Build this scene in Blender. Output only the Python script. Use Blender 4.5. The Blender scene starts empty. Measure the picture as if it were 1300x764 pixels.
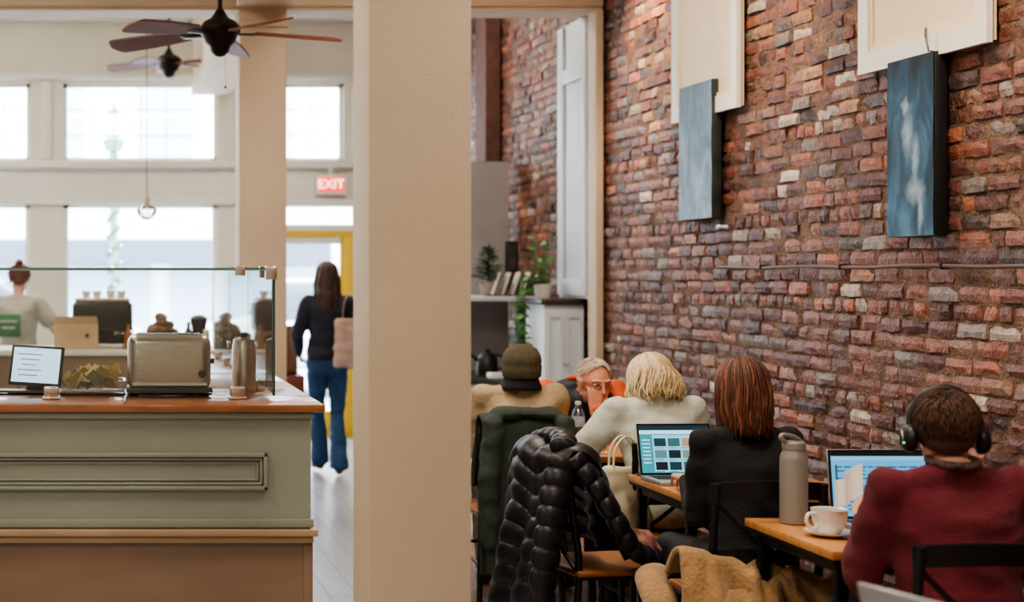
import bpy, bmesh, math, random
import numpy as np
from mathutils import Vector, Matrix, Euler, noise
rnd = random.Random(7)
V = Vector
scene = bpy.context.scene

# ------------------------------------------------------------------ materials
def lin(c):
    o = []
    for v in c[:3]:
        v = v / 255.0
        o.append(v / 12.92 if v <= 0.04045 else ((v + 0.055) / 1.055) ** 2.4)
    return (o[0], o[1], o[2], 1.0)

_m = {}
def M(name, col, rough=0.6, metal=0.0, var=0.0, vscale=6.0, bump=0.0, bscale=60.0, emit=0.0,
      coat=0.0, stretch=(1, 1, 1), sheen=0.0, trans=0.0, detail=4.0, col2=None):
    if name in _m:
        return _m[name]
    m = bpy.data.materials.new(name)
    m.use_nodes = True
    nt = m.node_tree
    N, L = nt.nodes, nt.links
    b = N["Principled BSDF"]
    c = lin(col)
    b.inputs["Base Color"].default_value = c
    b.inputs["Roughness"].default_value = rough
    b.inputs["Metallic"].default_value = metal
    b.inputs["Coat Weight"].default_value = coat
    b.inputs["Sheen Weight"].default_value = sheen
    b.inputs["Transmission Weight"].default_value = trans
    tc = N.new("ShaderNodeTexCoord")
    mp = N.new("ShaderNodeMapping")
    mp.inputs["Scale"].default_value = stretch
    L.new(tc.outputs["Object"], mp.inputs["Vector"])
    if var > 0 or col2:
        nz = N.new("ShaderNodeTexNoise")
        nz.inputs["Scale"].default_value = vscale
        nz.inputs["Detail"].default_value = detail
        L.new(mp.outputs[0], nz.inputs["Vector"])
        rp = N.new("ShaderNodeValToRGB")
        rp.color_ramp.elements[0].position = 0.3
        rp.color_ramp.elements[1].position = 0.7
        if col2:
            a, d = c, lin(col2)
        else:
            a = tuple(max(0, x * (1 - var)) for x in c[:3]) + (1,)
            d = tuple(min(1, x * (1 + var)) for x in c[:3]) + (1,)
        rp.color_ramp.elements[0].color = a
        rp.color_ramp.elements[1].color = d
        L.new(nz.outputs["Fac"], rp.inputs[0])
        L.new(rp.outputs[0], b.inputs["Base Color"])
        if emit > 0:
            L.new(rp.outputs[0], b.inputs["Emission Color"])
    if bump > 0:
        n2 = N.new("ShaderNodeTexNoise")
        n2.inputs["Scale"].default_value = bscale
        n2.inputs["Detail"].default_value = 3
        L.new(mp.outputs[0], n2.inputs["Vector"])
        bp = N.new("ShaderNodeBump")
        bp.inputs["Strength"].default_value = bump
        bp.inputs["Distance"].default_value = 0.02
        L.new(n2.outputs["Fac"], bp.inputs["Height"])
        L.new(bp.outputs[0], b.inputs["Normal"])
    if emit > 0:
        if not (var > 0 or col2):
            b.inputs["Emission Color"].default_value = c
        b.inputs["Emission Strength"].default_value = emit
    _m[name] = m
    return m

def glass_mat(name, tint, refl=0.6, alpha=0.03):
    m = bpy.data.materials.new(name)
    m.use_nodes = True
    nt = m.node_tree; N, L = nt.nodes, nt.links
    N.clear()
    out = N.new("ShaderNodeOutputMaterial")
    tr = N.new("ShaderNodeBsdfTransparent"); tr.inputs[0].default_value = lin(tint)
    gl = N.new("ShaderNodeBsdfGlossy"); gl.inputs["Roughness"].default_value = 0.02
    fr = N.new("ShaderNodeFresnel"); fr.inputs[0].default_value = 1.45
    mt = N.new("ShaderNodeMath"); mt.operation = 'MULTIPLY'; mt.inputs[1].default_value = refl
    ad = N.new("ShaderNodeMath"); ad.operation = 'ADD'; ad.inputs[1].default_value = alpha; ad.use_clamp = True
    mx = N.new("ShaderNodeMixShader")
    L.new(fr.outputs[0], mt.inputs[0]); L.new(mt.outputs[0], ad.inputs[0])
    L.new(ad.outputs[0], mx.inputs[0]); L.new(tr.outputs[0], mx.inputs[1]); L.new(gl.outputs[0], mx.inputs[2])
    L.new(mx.outputs[0], out.inputs[0])
    return m

WINGLASS = glass_mat("window_glass", (250, 252, 255), 0.5, 0.0)
CASEGLASS = glass_mat("case_glass", (248, 251, 250), 0.9, 0.02)
GLASSEDGE = M("glass_edge", (120, 150, 140), 0.15, emit=0.05)

# ------------------------------------------------------------------ mesh builder
_ico = {}
def ico(sub):
    if sub not in _ico:
        bm = bmesh.new()
        bmesh.ops.create_icosphere(bm, subdivisions=sub, radius=1)
        bm.verts.ensure_lookup_table()
        _ico[sub] = ([v.co.copy() for v in bm.verts], [tuple(v.index for v in f.verts) for f in bm.faces])
        bm.free()
    return _ico[sub]

def E(c, r, rot=None):
    if not hasattr(r, '__len__'):
        r = (r, r, r)
    return (V(c), V(r), rot)

def hull_geo(ells, sub=3):
    bm = bmesh.new()
    base = ico(sub)[0]
    for c, r, rot in ells:
        for p in base:
            q = V((p.x * r.x, p.y * r.y, p.z * r.z))
            if rot is not None:
                q = rot @ q
            bm.verts.new(c + q)
    res = bmesh.ops.convex_hull(bm, input=bm.verts)
    dead = [g for g in set(res['geom_interior'] + res['geom_unused']) if isinstance(g, bmesh.types.BMVert)]
    bmesh.ops.delete(bm, geom=dead, context='VERTS')
    bm.verts.index_update()
    vs = [v.co.copy() for v in bm.verts]
    fs = [tuple(v.index for v in f.verts) for f in bm.faces]
    bm.free()
    return vs, fs

class B:
    def __init__(s):
        s.v = []; s.f = []; s.m = []; s.s = []; s.mats = []
    def mi(s, mat):
        if mat not in s.mats:
            s.mats.append(mat)
        return s.mats.index(mat)
    def add(s, vs, fs, mat, smooth=True, X=None):
        o = len(s.v)
        if X is not None:
            vs = [X @ V(p) for p in vs]
        s.v.extend([tuple(p) for p in vs])
        k = s.mi(mat)
        for f in fs:
            s.f.append(tuple(i + o for i in f)); s.m.append(k); s.s.append(smooth)
    def addbm(s, bm, mat, smooth, X=None):
        bm.verts.index_update()
        s.add([v.co.copy() for v in bm.verts], [tuple(v.index for v in f.verts) for f in bm.faces], mat, smooth, X)
        bm.free()
    def box(s, c, size, mat, rot=None, bevel=0.0, seg=2, X=None):
        bm = bmesh.new()
        bmesh.ops.create_cube(bm, size=1)
        for v in bm.verts:
            v.co = V((v.co.x * size[0], v.co.y * size[1], v.co.z * size[2]))
        if bevel > 0:
            bmesh.ops.bevel(bm, geom=list(bm.edges), offset=min(bevel, min(size) * 0.45), segments=seg, affect='EDGES', profile=0.5)
        T = Matrix.Translation(V(c))
        if rot is not None:
            T = T @ Euler(rot).to_matrix().to_4x4()
        if X is not None:
            T = X @ T
        s.addbm(bm, mat, bevel > 0, T)
    def bx(s, x0, x1, y0, y1, z0, z1, mat, bevel=0.0, X=None):
        s.box(((x0 + x1) / 2, (y0 + y1) / 2, (z0 + z1) / 2), (abs(x1 - x0), abs(y1 - y0), abs(z1 - z0)), mat, bevel=bevel, X=X)
    def sph(s, c, r, mat, sub=3, rot=None, X=None):
        if not hasattr(r, '__len__'): r = (r, r, r)
        vs, fs = ico(sub)
        vs = [V((p.x * r[0], p.y * r[1], p.z * r[2])) for p in vs]
        if rot is not None:
            R = Euler(rot).to_matrix(); vs = [R @ p for p in vs]
        s.add([V(c) + p for p in vs], fs, mat, True, X)
    def tube(s, pts, r, mat, seg=8, smooth_path=0, flat=1.0, X=None, closed=False):
        pts = [V(p) for p in pts]
        if not hasattr(r, '__len__'): r = [r] * len(pts)
        if smooth_path and len(pts) > 2:
            np_, nr = [], []
            n = len(pts)
            for i in range(n - 1):
                p0 = pts[max(i - 1, 0)]; p1 = pts[i]; p2 = pts[i + 1]; p3 = pts[min(i + 2, n - 1)]
                for k in range(smooth_path):
                    t = k / smooth_path
                    np_.append(0.5 * ((2 * p1) + (p2 - p0) * t + (2 * p0 - 5 * p1 + 4 * p2 - p3) * t * t + (3 * p1 - p0 - 3 * p2 + p3) * t ** 3))
                    nr.append(r[i] * (1 - t) + r[i + 1] * t)
            np_.append(pts[-1]); nr.append(r[-1])
            pts, r = np_, nr
        n = len(pts)
        vs, fs = [], []
        up = None
        for i in range(n):
            d = (pts[min(i + 1, n - 1)] - pts[max(i - 1, 0)])
            if d.length < 1e-9: d = V((0, 0, 1))
            d.normalize()
            if up is None:
                a = V((0, 0, 1)) if abs(d.z) < 0.9 else V((1, 0, 0))
                up = (a - d * a.dot(d)).normalized()
            else:
                up = (up - d * up.dot(d))
                up = up.normalized() if up.length > 1e-6 else d.orthogonal().normalized()
            sd = d.cross(up)
            for k in range(seg):
                a = 2 * math.pi * k / seg
                vs.append(pts[i] + (sd * math.cos(a) + up * math.sin(a) * flat) * r[i])
        for i in range(n - 1):
            for k in range(seg):
                k2 = (k + 1) % seg
                fs.append((i * seg + k, i * seg + k2, (i + 1) * seg + k2, (i + 1) * seg + k))
        fs.append(tuple(range(seg))[::-1]); fs.append(tuple((n - 1) * seg + k for k in range(seg)))
        s.add(vs, fs, mat, True, X)
    def cyl(s, p, q, r1, mat, r2=None, seg=24, X=None):
        s.tube([p, q], [r1, r1 if r2 is None else r2], mat, seg=seg, X=X)
    def lathe(s, prof, mat, c=(0, 0, 0), seg=32, X=None):
        vs, fs = [], []
        n = len(prof)
        for r, z in prof:
            for k in range(seg):
                a = 2 * math.pi * k / seg
                vs.append(V((c[0] + r * math.cos(a), c[1] + r * math.sin(a), c[2] + z)))
        for i in range(n - 1):
            for k in range(seg):
                k2 = (k + 1) % seg
                fs.append((i * seg + k, i * seg + k2, (i + 1) * seg + k2, (i + 1) * seg + k))
        if prof[0][0] > 1e-5: fs.append(tuple(range(seg))[::-1])
        if prof[-1][0] > 1e-5: fs.append(tuple((n - 1) * seg + k for k in range(seg)))
        s.add(vs, fs, mat, True, X)
    def hull(s, ells, mat, sub=3, X=None):
        vs, fs = hull_geo(ells, sub); s.add(vs, fs, mat, True, X)
    def grid(s, fn, nu, nv, mat, X=None, thick=0.0):
        vs = [V(fn(i / nu, j / nv)) for j in range(nv + 1) for i in range(nu + 1)]
        W = nu + 1
        fs = [(j * W + i, j * W + i + 1, (j + 1) * W + i + 1, (j + 1) * W + i) for j in range(nv) for i in range(nu)]
        if thick > 0:
            me = bpy.data.meshes.new("t"); me.from_pydata([tuple(p) for p in vs], [], fs); me.update()
            nn = [V(v.normal) for v in me.vertices]; bpy.data.meshes.remove(me)
            n0 = len(vs)
            vs2 = vs + [p - n * thick for p, n in zip(vs, nn)]
            fs2 = list(fs) + [tuple(i + n0 for i in f)[::-1] for f in fs]
            ring = [i for i in range(W)] + [j * W + nu for j in range(1, nv + 1)] + [nv * W + i for i in range(nu - 1, -1, -1)] + [j * W for j in range(nv - 1, 0, -1)]
            for a, b_ in zip(ring, ring[1:] + ring[:1]):
                fs2.append((b_, a, a + n0, b_ + n0))
            vs, fs = vs2, fs2
        s.add(vs, fs, mat, True, X)
    def poly(s, pts, mat, X=None):
        s.add([V(p) for p in pts], [tuple(range(len(pts)))], mat, False, X)
    def text(s, txt, size, mat, X, extrude=0.002):
        cu = bpy.data.curves.new("t", 'FONT'); cu.body = txt; cu.size = size; cu.extrude = extrude
        cu.align_x = 'CENTER'; cu.align_y = 'CENTER'
        ob = bpy.data.objects.new("t", cu); scene.collection.objects.link(ob)
        dg = bpy.context.evaluated_depsgraph_get()
        me = bpy.data.meshes.new_from_object(ob.evaluated_get(dg))
        s.add([v.co.copy() for v in me.vertices], [tuple(p.vertices) for p in me.polygons], mat, False, X)
        bpy.data.objects.remove(ob); bpy.data.meshes.remove(me)
    def blob(s, parts, voxel, smooth=4, wr=0.0, wscale=9.0, wmats=None, X=None):
        """parts: [(ells, mat)] fused into one continuous skin"""
        vs, fs = [], []
        for ells, mat in parts:
            a, b_ = hull_geo(ells)
            o = len(vs); vs += [tuple(p) for p in a]; fs += [tuple(i + o for i in f) for f in b_]
        me = bpy.data.meshes.new("t"); me.from_pydata(vs, [], fs); me.update()
        ob = bpy.data.objects.new("t", me); scene.collection.objects.link(ob)
        md = ob.modifiers.new("r", 'REMESH'); md.mode = 'VOXEL'; md.voxel_size = voxel
        if smooth:
            ms = ob.modifiers.new("s", 'SMOOTH'); ms.factor = 0.5; ms.iterations = smooth
        dg = bpy.context.evaluated_depsgraph_get()
        em = bpy.data.meshes.new_from_object(ob.evaluated_get(dg))
        n = len(em.vertices)
        co = np.empty(n * 3); em.vertices.foreach_get("co", co); co = co.reshape(-1, 3)
        def classify(P):
            best = np.full(len(P), 1e9); idx = np.zeros(len(P), int)
            for k, (ells, mat) in enumerate(parts):
                ss = []
                if len(ells) == 1: ss = [(ells[0][0], ells[0][1])]
                else:
                    for a, b_ in zip(ells[:-1], ells[1:]):
                        for t in (0, .25, .5, .75, 1):
                            ss.append((a[0].lerp(b_[0], t), a[1].lerp(b_[1], t)))
                for c, r in ss:
                    q = (P - np.array(c)) / np.array(r)
                    d = (np.sqrt((q ** 2).sum(1)) - 1) * (sum(r) / 3)
                    w = d < best; best[w] = d[w]; idx[w] = k
            return idx
        polys = [tuple(p.vertices) for p in em.polygons]
        cen = np.array([co[list(p)].mean(0) for p in polys])
        fi = classify(cen)
        if wr > 0:
            vi = classify(co)
            nrm = np.empty(n * 3); em.vertices.foreach_get("normal", nrm); nrm = nrm.reshape(-1, 3)
            for i in range(n):
                mt = parts[vi[i]][1]
                if wmats is None or mt in wmats:
                    p = V(co[i])
                    w = noise.noise(V((p.x * wscale, p.y * wscale, p.z * wscale * 1.8)))
                    w2 = 1 - 2 * abs(noise.noise(V((p.x * wscale * .9 + p.z * wscale * .8, p.y * wscale * .9, p.z * wscale * 1.6 - p.x * wscale * .7)) + V((5, 3, 1))))
                    co[i] += nrm[i] * wr * (w + .45 * w2 - .2)
        o = len(s.v)
        if X is not None:
            s.v.extend([tuple(X @ V(p)) for p in co])
        else:
            s.v.extend([tuple(p) for p in co])
        for p, k in zip(polys, fi):
            s.f.append(tuple(i + o for i in p)); s.m.append(s.mi(parts[k][1])); s.s.append(True)
        bpy.data.objects.remove(ob); bpy.data.meshes.remove(me); bpy.data.meshes.remove(em)
    def finish(s, name, loc=(0, 0, 0), yaw=0.0, rot=None, sharp=38):
        me = bpy.data.meshes.new(name)
        me.from_pydata(s.v, [], s.f)
        for m in s.mats: me.materials.append(m)
        me.polygons.foreach_set("material_index", s.m)
        me.polygons.foreach_set("use_smooth", s.s)
        me.update()
        me.set_sharp_from_angle(angle=math.radians(sharp))
        ob = bpy.data.objects.new(name, me)
        ob.location = loc
        ob.rotation_euler = rot if rot else (0, 0, math.radians(yaw))
        scene.collection.objects.link(ob)
        return ob

# ------------------------------------------------------------------ common materials
CREAM = M("cream_paint", (228, 222, 206), 0.55, var=0.05, vscale=2, bump=0.06, bscale=90)
COLPAINT = M("column_paint", (206, 187, 163), 0.6, var=0.04, vscale=2.5, bump=0.25, bscale=150)
WHITEP = M("white_paint", (234, 232, 224), 0.45, var=0.03)
WHITEC = M("cool_white_paint", (212, 222, 232), 0.45, var=0.03)
CEIL = M("ceiling_paint", (236, 230, 216), 0.7, var=0.02)
SAGE = M("sage_paint", (140, 144, 132), 0.35, var=0.05, vscale=3, bump=0.05, bscale=40, coat=0.25)
ORWOOD = M("orange_wood", (148, 96, 64), 0.28, var=0.18, vscale=5, stretch=(1, 6, 6), coat=0.3)
TABLEWOOD = M("table_wood", (198, 138, 82), 0.35, var=0.2, vscale=6, stretch=(1, 8, 4), coat=0.25)
PLY = M("plywood_panel", (136, 112, 94), 0.4, var=0.08, vscale=3, stretch=(1, 1, 4))
LEDGE = M("ledge_wood", (172, 144, 114), 0.35, var=0.1, vscale=4, stretch=(1, 5, 5))
BLACKM = M("black_metal", (20, 20, 23), 0.4, metal=0.2)
BLACKP = M("black_plastic", (20, 20, 22), 0.4)
STEEL = M("brushed_steel", (210, 198, 188), 0.3, metal=1.0, var=0.08, vscale=10, stretch=(1, 1, 12))
CHROME = M("chrome", (214, 210, 206), 0.12, metal=1.0)
SILVER = M("laptop_aluminium", (180, 182, 186), 0.35, metal=0.7)
GREYW = M("grey_partition_paint", (158, 156, 156), 0.6, var=0.04)
DARKWOOD = M("mahogany", (104, 54, 40), 0.6, var=0.25, vscale=8, stretch=(1, 6, 1))
BRONZE = M("dark_bronze", (36, 26, 22), 0.4, metal=0.5)
CERAM = M("white_ceramic", (232, 226, 218), 0.2, coat=0.4)
YELLOW = M("yellow_paint", (222, 186, 60), 0.5)
PAPER = M("paper", (238, 236, 232), 0.7)

# ------------------------------------------------------------------ room shell
FY = 15.27
WX = 3.3
CZ = 4.15
def simple_box(name, x0, x1, y0, y1, z0, z1, mat, bevel=0.0):
    b = B(); b.bx(x0, x1, y0, y1, z0, z1, mat, bevel); return b.finish(name)

def plank_mat(name, c1, c2, mortar, scale, rough, bw=1.2, rh=0.14):
    m = bpy.data.materials.new(name); m.use_nodes = True
    nt = m.node_tree; N, L = nt.nodes, nt.links; b = N["Principled BSDF"]
    tc = N.new("ShaderNodeTexCoord"); mp = N.new("ShaderNodeMapping"); mp.inputs["Rotation"].default_value = (0, 0, math.pi / 2)
    L.new(tc.outputs["Object"], mp.inputs[0])
    br = N.new("ShaderNodeTexBrick")
    br.inputs["Color1"].default_value = lin(c1); br.inputs["Color2"].default_value = lin(c2)
    br.inputs["Mortar"].default_value = lin(mortar); br.inputs["Scale"].default_value = scale
    br.inputs["Brick Width"].default_value = bw; br.inputs["Row Height"].default_value = rh
    br.inputs["Mortar Size"].default_value = 0.004
    L.new(mp.outputs[0], br.inputs["Vector"])
    nz = N.new("ShaderNodeTexNoise"); nz.inputs["Scale"].default_value = 3; nz.inputs["Detail"].default_value = 6
    m2 = N.new("ShaderNodeMapping"); m2.inputs["Scale"].default_value = (8, 1, 1); L.new(tc.outputs["Object"], m2.inputs[0]); L.new(m2.outputs[0], nz.inputs["Vector"])
    mx = N.new("ShaderNodeMix"); mx.data_type = 'RGBA'; mx.blend_type = 'MULTIPLY'; mx.inputs[0].default_value = 0.4
    L.new(br.outputs["Color"], mx.inputs[6]); L.new(nz.outputs["Fac"], mx.inputs[7])
    L.new(mx.outputs[2], b.inputs["Base Color"])
    b.inputs["Roughness"].default_value = rough
    return m
FLOORG = plank_mat("floor_grey_planks", (190, 194, 200), (168, 172, 180), (128, 130, 136), 1.0, 0.3)
FLOORW = plank_mat("floor_wood_planks", (176, 136, 104), (152, 112, 82), (80, 54, 38), 1.0, 0.38, 1.0, 0.09)
FX = 1.70
simple_box("floor", -4, FX, -2.5, FY + 0.15, -0.1, 0, FLOORG)
simple_box("floor_seating", FX, WX, -2.5, 9.6, -0.1, 0, FLOORW)
simple_box("floor_entry", FX, WX, 9.6, FY + .15, -0.1, 0, FLOORG)
simple_box("ceiling", -4.15, WX + 0.15, -2.65, FY + 0.15, CZ, CZ + 0.1, CEIL)
simple_box("wall_left", -4.15, -4, -2.65, FY + 0.15, 0, CZ, CREAM)
simple_box("wall_back", -4, WX, -2.65, -2.5, 0, CZ, CREAM)

# --- brick wall with individually laid bricks
MORT = M("mortar", (108, 86, 72), 0.9, var=0.4, vscale=12, bump=0.8, bscale=70)
def brick_material():
    m = bpy.data.materials.new("old_brick"); m.use_nodes = True
    nt = m.node_tree; N, L = nt.nodes, nt.links; b = N["Principled BSDF"]
    at = N.new("ShaderNodeAttribute"); at.attribute_name = "Col"
    tc = N.new("ShaderNodeTexCoord")
    n1 = N.new("ShaderNodeTexNoise"); n1.inputs["Scale"].default_value = 30; n1.inputs["Detail"].default_value = 8; n1.inputs["Roughness"].default_value = 0.7
    L.new(tc.outputs["Object"], n1.inputs["Vector"])
    r1 = N.new("ShaderNodeValToRGB"); r1.color_ramp.elements[0].position = .32; r1.color_ramp.elements[0].color = (.45, .43, .42, 1)
    r1.color_ramp.elements[1].position = .68; r1.color_ramp.elements[1].color = (1.35, 1.33, 1.32, 1)
    L.new(n1.outputs["Fac"], r1.inputs[0])
    mx = N.new("ShaderNodeMix"); mx.data_type = 'RGBA'; mx.blend_type = 'MULTIPLY'; mx.inputs[0].default_value = 1
    L.new(at.outputs["Color"], mx.inputs[6]); L.new(r1.outputs[0], mx.inputs[7])
    n2 = N.new("ShaderNodeTexNoise"); n2.inputs["Scale"].default_value = 6; n2.inputs["Detail"].default_value = 12; n2.inputs["Roughness"].default_value = 0.8
    L.new(tc.outputs["Object"], n2.inputs["Vector"])
    r2 = N.new("ShaderNodeValToRGB"); r2.color_ramp.elements[0].position = .52; r2.color_ramp.elements[0].color = (0, 0, 0, 1)
    r2.color_ramp.elements[1].position = .74; r2.color_ramp.elements[1].color = (.65, .65, .65, 1)
    L.new(n2.outputs["Fac"], r2.inputs[0])
    m2 = N.new("ShaderNodeMix"); m2.data_type = 'RGBA'; m2.inputs[7].default_value = lin((142, 120, 108))
    L.new(r2.outputs[0], m2.inputs[0]); L.new(mx.outputs[2], m2.inputs[6])
    L.new(m2.outputs[2], b.inputs["Base Color"])
    b.inputs["Roughness"].default_value = 0.48
    n3 = N.new("ShaderNodeTexNoise"); n3.inputs["Scale"].default_value = 80; n3.inputs["Detail"].default_value = 5
    L.new(tc.outputs["Object"], n3.inputs["Vector"])
    bp = N.new("ShaderNodeBump"); bp.inputs["Strength"].default_value = 0.7; bp.inputs["Distance"].default_value = 0.01
    L.new(n3.outputs["Fac"], bp.inputs["Height"]); L.new(bp.outputs[0], b.inputs["Normal"])
    return m
BRICK = brick_material()
def brick_wall(name, x, y0, y1, z0, z1, seed):
    R = random.Random(seed)
    pal = [(136, 84, 67), (118, 72, 60), (150, 95, 75), (102, 64, 55), (128, 86, 74), (86, 55, 50), (144, 89, 69), (120, 76, 65), (108, 76, 69), (138, 105, 90), (110, 68, 59), (92, 58, 51)]
    rare = [(150, 140, 133), (184, 172, 160), (78, 66, 64), (130, 121, 118), (168, 124, 96), (62, 48, 46), (114, 102, 100)]
    vs, fs, cols = [], [], []
    ch = 0.0675; row = 0; z = z0
    NX, NZ = 5, 3
    while z < z1 - 0.03:
        header = (row % 6 == 3)
        L0 = 0.105 if header else 0.204
        y = y0 - (L0 * 0.5 if row % 2 else 0) + R.uniform(-.015, .015)
        while y < y1:
            Lb = L0 * R.uniform(0.88, 1.08)
            if not header and R.random() < .12: Lb *= 0.55
            a0 = max(y + .004, y0); a1 = min(y + Lb - .005, y1)
            y += Lb
            if a1 - a0 < 0.03: continue
            wav = 0.006 * math.sin(a0 * 1.3 + row * .2) + .004 * noise.noise(V((a0 * 2.5, z * 2, 0)))
            b0 = z + R.uniform(.001, .006) + wav; b1 = z + ch - R.uniform(.004, .010) + wav
            dep = R.choice([.011, .014, .016, .013, .020, .009]) + R.uniform(-.003, .004)
            ty, tz = R.uniform(-.008, .008), R.uniform(-.007, .007)
            zone = noise.noise(V((a0 * .9, z * .9, 4.2)))
            c = lin(R.choice(rare) if R.random() < (.17 + .14 * zone) else R.choice(pal))
            k = R.uniform(.62, 1.2) * (1 + .3 * zone); c = (c[0] * k, c[1] * k, c[2] * k, 1)
            o = len(vs)
            for j in range(NZ):
                for i in range(NX):
                    u = i / (NX - 1); w = j / (NZ - 1)
                    edge = (i in (0, NX - 1)) + (j in (0, NZ - 1))
                    d = dep + ty * (u - .5) + tz * (w - .5) + R.uniform(-.003, .003) - (0.003 * edge + R.uniform(0, .006) if edge else 0)
                    ins = .002
                    yy = a0 + (a1 - a0) * u + (ins if i == 0 else -ins if i == NX - 1 else 0) + R.uniform(-.004, .004)
                    zz = b0 + (b1 - b0) * w + (ins if j == 0 else -ins if j == NZ - 1 else 0) + R.uniform(-.003, .003)
                    vs.append((x - max(d, .001), yy, zz)); cols.append(c)
            for j in range(NZ - 1):
                for i in range(NX - 1):
                    q = o + j * NX + i
                    fs.append((q, q + NX, q + NX + 1, q + 1))
            ring = [i for i in range(NX)] + [j * NX + NX - 1 for j in range(1, NZ)] + [(NZ - 1) * NX + i for i in range(NX - 2, -1, -1)] + [j * NX for j in range(NZ - 2, 0, -1)]
            o2 = len(vs)
            for r_ in ring:
                p = vs[o + r_]
                cy, cz = (a0 + a1) / 2, (b0 + b1) / 2
                vs.append((x + .01, cy + (p[1] - cy) * 1.03, cz + (p[2] - cz) * 1.08)); cols.append(c)
            n = len(ring)
            for i in range(n):
                j = (i + 1) % n
                fs.append((o + ring[i], o + ring[j], o2 + j, o2 + i))
        z += ch; row += 1
    nb = len(fs)
    o = len(vs); ny, nz = int((y1 - y0) / .03), int((z1 - z0) / .03)
    for j in range(nz + 1):
        for i in range(ny + 1):
            yy = y0 + (y1 - y0) * i / ny; zz = z0 + (z1 - z0) * j / nz
            vs.append((x - .004 - .007 * noise.noise(V((yy * 9, zz * 9, 1.7))), yy, zz)); cols.append((1, 1, 1, 1))
    for j in range(nz):
        for i in range(ny):
            q = o + j * (ny + 1) + i
            fs.append((q, q + ny + 1, q + ny + 2, q + 1))
    o = len(vs)
    for (xx, yy, zz) in [(x + .15, y0, z0), (x + .15, y1, z0), (x + .15, y1, z1), (x + .15, y0, z1), (x, y0, z0), (x, y1, z0), (x, y1, z1), (x, y0, z1)]:
        vs.append((xx, yy, zz)); cols.append((1, 1, 1, 1))
    for f in [(0, 1, 2, 3), (0, 4, 5, 1), (3, 2, 6, 7), (0, 3, 7, 4), (1, 5, 6, 2)]:
        fs.append(tuple(i + o for i in f))
    me = bpy.data.meshes.new(name); me.from_pydata(vs, [], fs)
    me.materials.append(BRICK); me.materials.append(MORT)
    me.polygons.foreach_set("material_index", [0] * nb + [1] * (len(fs) - nb))
    ca = me.color_attributes.new("Col", 'FLOAT_COLOR', 'POINT')
    ca.data.foreach_set("color", [c for q in cols for c in q])
    me.update()
    ob = bpy.data.objects.new(name, me); scene.collection.objects.link(ob)
brick_wall("wall_right", WX, -2.5, FY, 0, CZ, 3)

# --- facade with windows
xs = [(-4.0, -2.2), (-2.0, -.70), (-.38, 1.12), (1.42, 2.34), (2.5, 3.1)]
bb = B()
bb.bx(-4, WX, FY, FY + .15, 3.43, CZ, CREAM)
bb.bx(-4, WX, FY, FY + .15, 2.27, 2.67, WHITEP)
prev = -4.0
for (a, c) in xs:
    if a > prev: bb.bx(prev, a, FY, FY + .15, 2.67, 3.43, CREAM)
    prev = c
bb.bx(prev, WX, FY, FY + .15, 2.67, 3.43, CREAM)
for (a, c) in [(-2.2, -2.0), (-.70, -.38), (1.12, 1.42), (2.44, WX)]:
    bb.bx(a, c, FY, FY + .15, 0, 2.27, CREAM)
bb.bx(-4, 1.12, FY, FY + .15, 0, .62, CREAM)
bb.finish("wall_front")
tb = B()
tb.bx(-4, WX, FY - .09, FY - .002, 2.60, 2.68, WHITEP, .01)
tb.bx(-4, WX, FY - .05, FY - .002, 2.25, 2.31, WHITEP, .01)
tb.bx(-4, WX, FY - .06, FY - .002, 3.46, 3.52, WHITEP, .01)
tb.bx(-4, WX, FY - .1, FY - .002, 4.02, CZ - .002, WHITEP, .01)
for xm in (-.54, 1.27, 2.47):
    tb.bx(xm - .05, xm + .05, FY - .04, FY - .002, 2.69, 3.45, WHITEP, .01)
tb.finish("trim_1")
wi = 1
for (a, c) in xs:
    w = B(); t = .04
    z0, z1 = 2.67, 3.43
    w.bx(a, c, FY + .05, FY + .1, z0, z0 + t, WHITEP); w.bx(a, c, FY + .05, FY + .1, z1 - t, z1, WHITEP)
    w.bx(a, a + t, FY + .05, FY + .1, z0, z1, WHITEP); w.bx(c - t, c, FY + .05, FY + .1, z0, z1, WHITEP)
    n = max(2, int((c - a) / .24))
    for i in range(1, n):
        x = a + (c - a) * i / n; w.bx(x - .005, x + .005, FY + .06, FY + .08, z0, z1, WHITEP)
    for i in (1, 2):
        z = z0 + (z1 - z0) * i / 3; w.bx(a, c, FY + .06, FY + .08, z - .005, z + .005, WHITEP)
    w.bx(a + t, c - t, FY + .07, FY + .074, z0 + t, z1 - t, WINGLASS)
    w.finish("window_%d" % wi); wi += 1
for (a, c) in [(-4, -2.2), (-2.0, -.70), (-.38, 1.12)]:
    w = B(); t = .05; z0, z1 = .62, 2.27
    w.bx(a, c, FY + .05, FY + .1, z0, z0 + t, WHITEP); w.bx(a, c, FY + .05, FY + .1, z1 - t, z1, WHITEP)
    w.bx(a, a + t, FY + .05, FY + .1, z0, z1, WHITEP); w.bx(c - t, c, FY + .05, FY + .1, z0, z1, WHITEP)
    w.bx(a + t, c - t, FY + .07, FY + .074, z0 + t, z1 - t, WINGLASS)
    w.finish("window_%d" % wi); wi += 1
d = B()
d.bx(1.42, 2.44, FY + .02, FY + .12, 1.94, 2.0, YELLOW); d.bx(2.36, 2.44, FY + .02, FY + .12, 0, 1.94, YELLOW, .005)
d.bx(1.42, 1.52, FY + .02, FY + .12, 0, 1.94, YELLOW)
d.bx(1.52, 1.62, FY + .04, FY + .09, 0, 1.94, WHITEP); d.bx(2.31, 2.36, FY + .04, FY + .09, 0, 1.94, YELLOW)
d.bx(1.62, 2.31, FY + .04, FY + .09, 0, .25, YELLOW); d.bx(1.62, 2.31, FY + .04, FY + .09, 1.87, 1.94, WHITEP)
d.bx(1.62, 2.31, FY + .06, FY + .065, .25, 1.87, WINGLASS)
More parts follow.
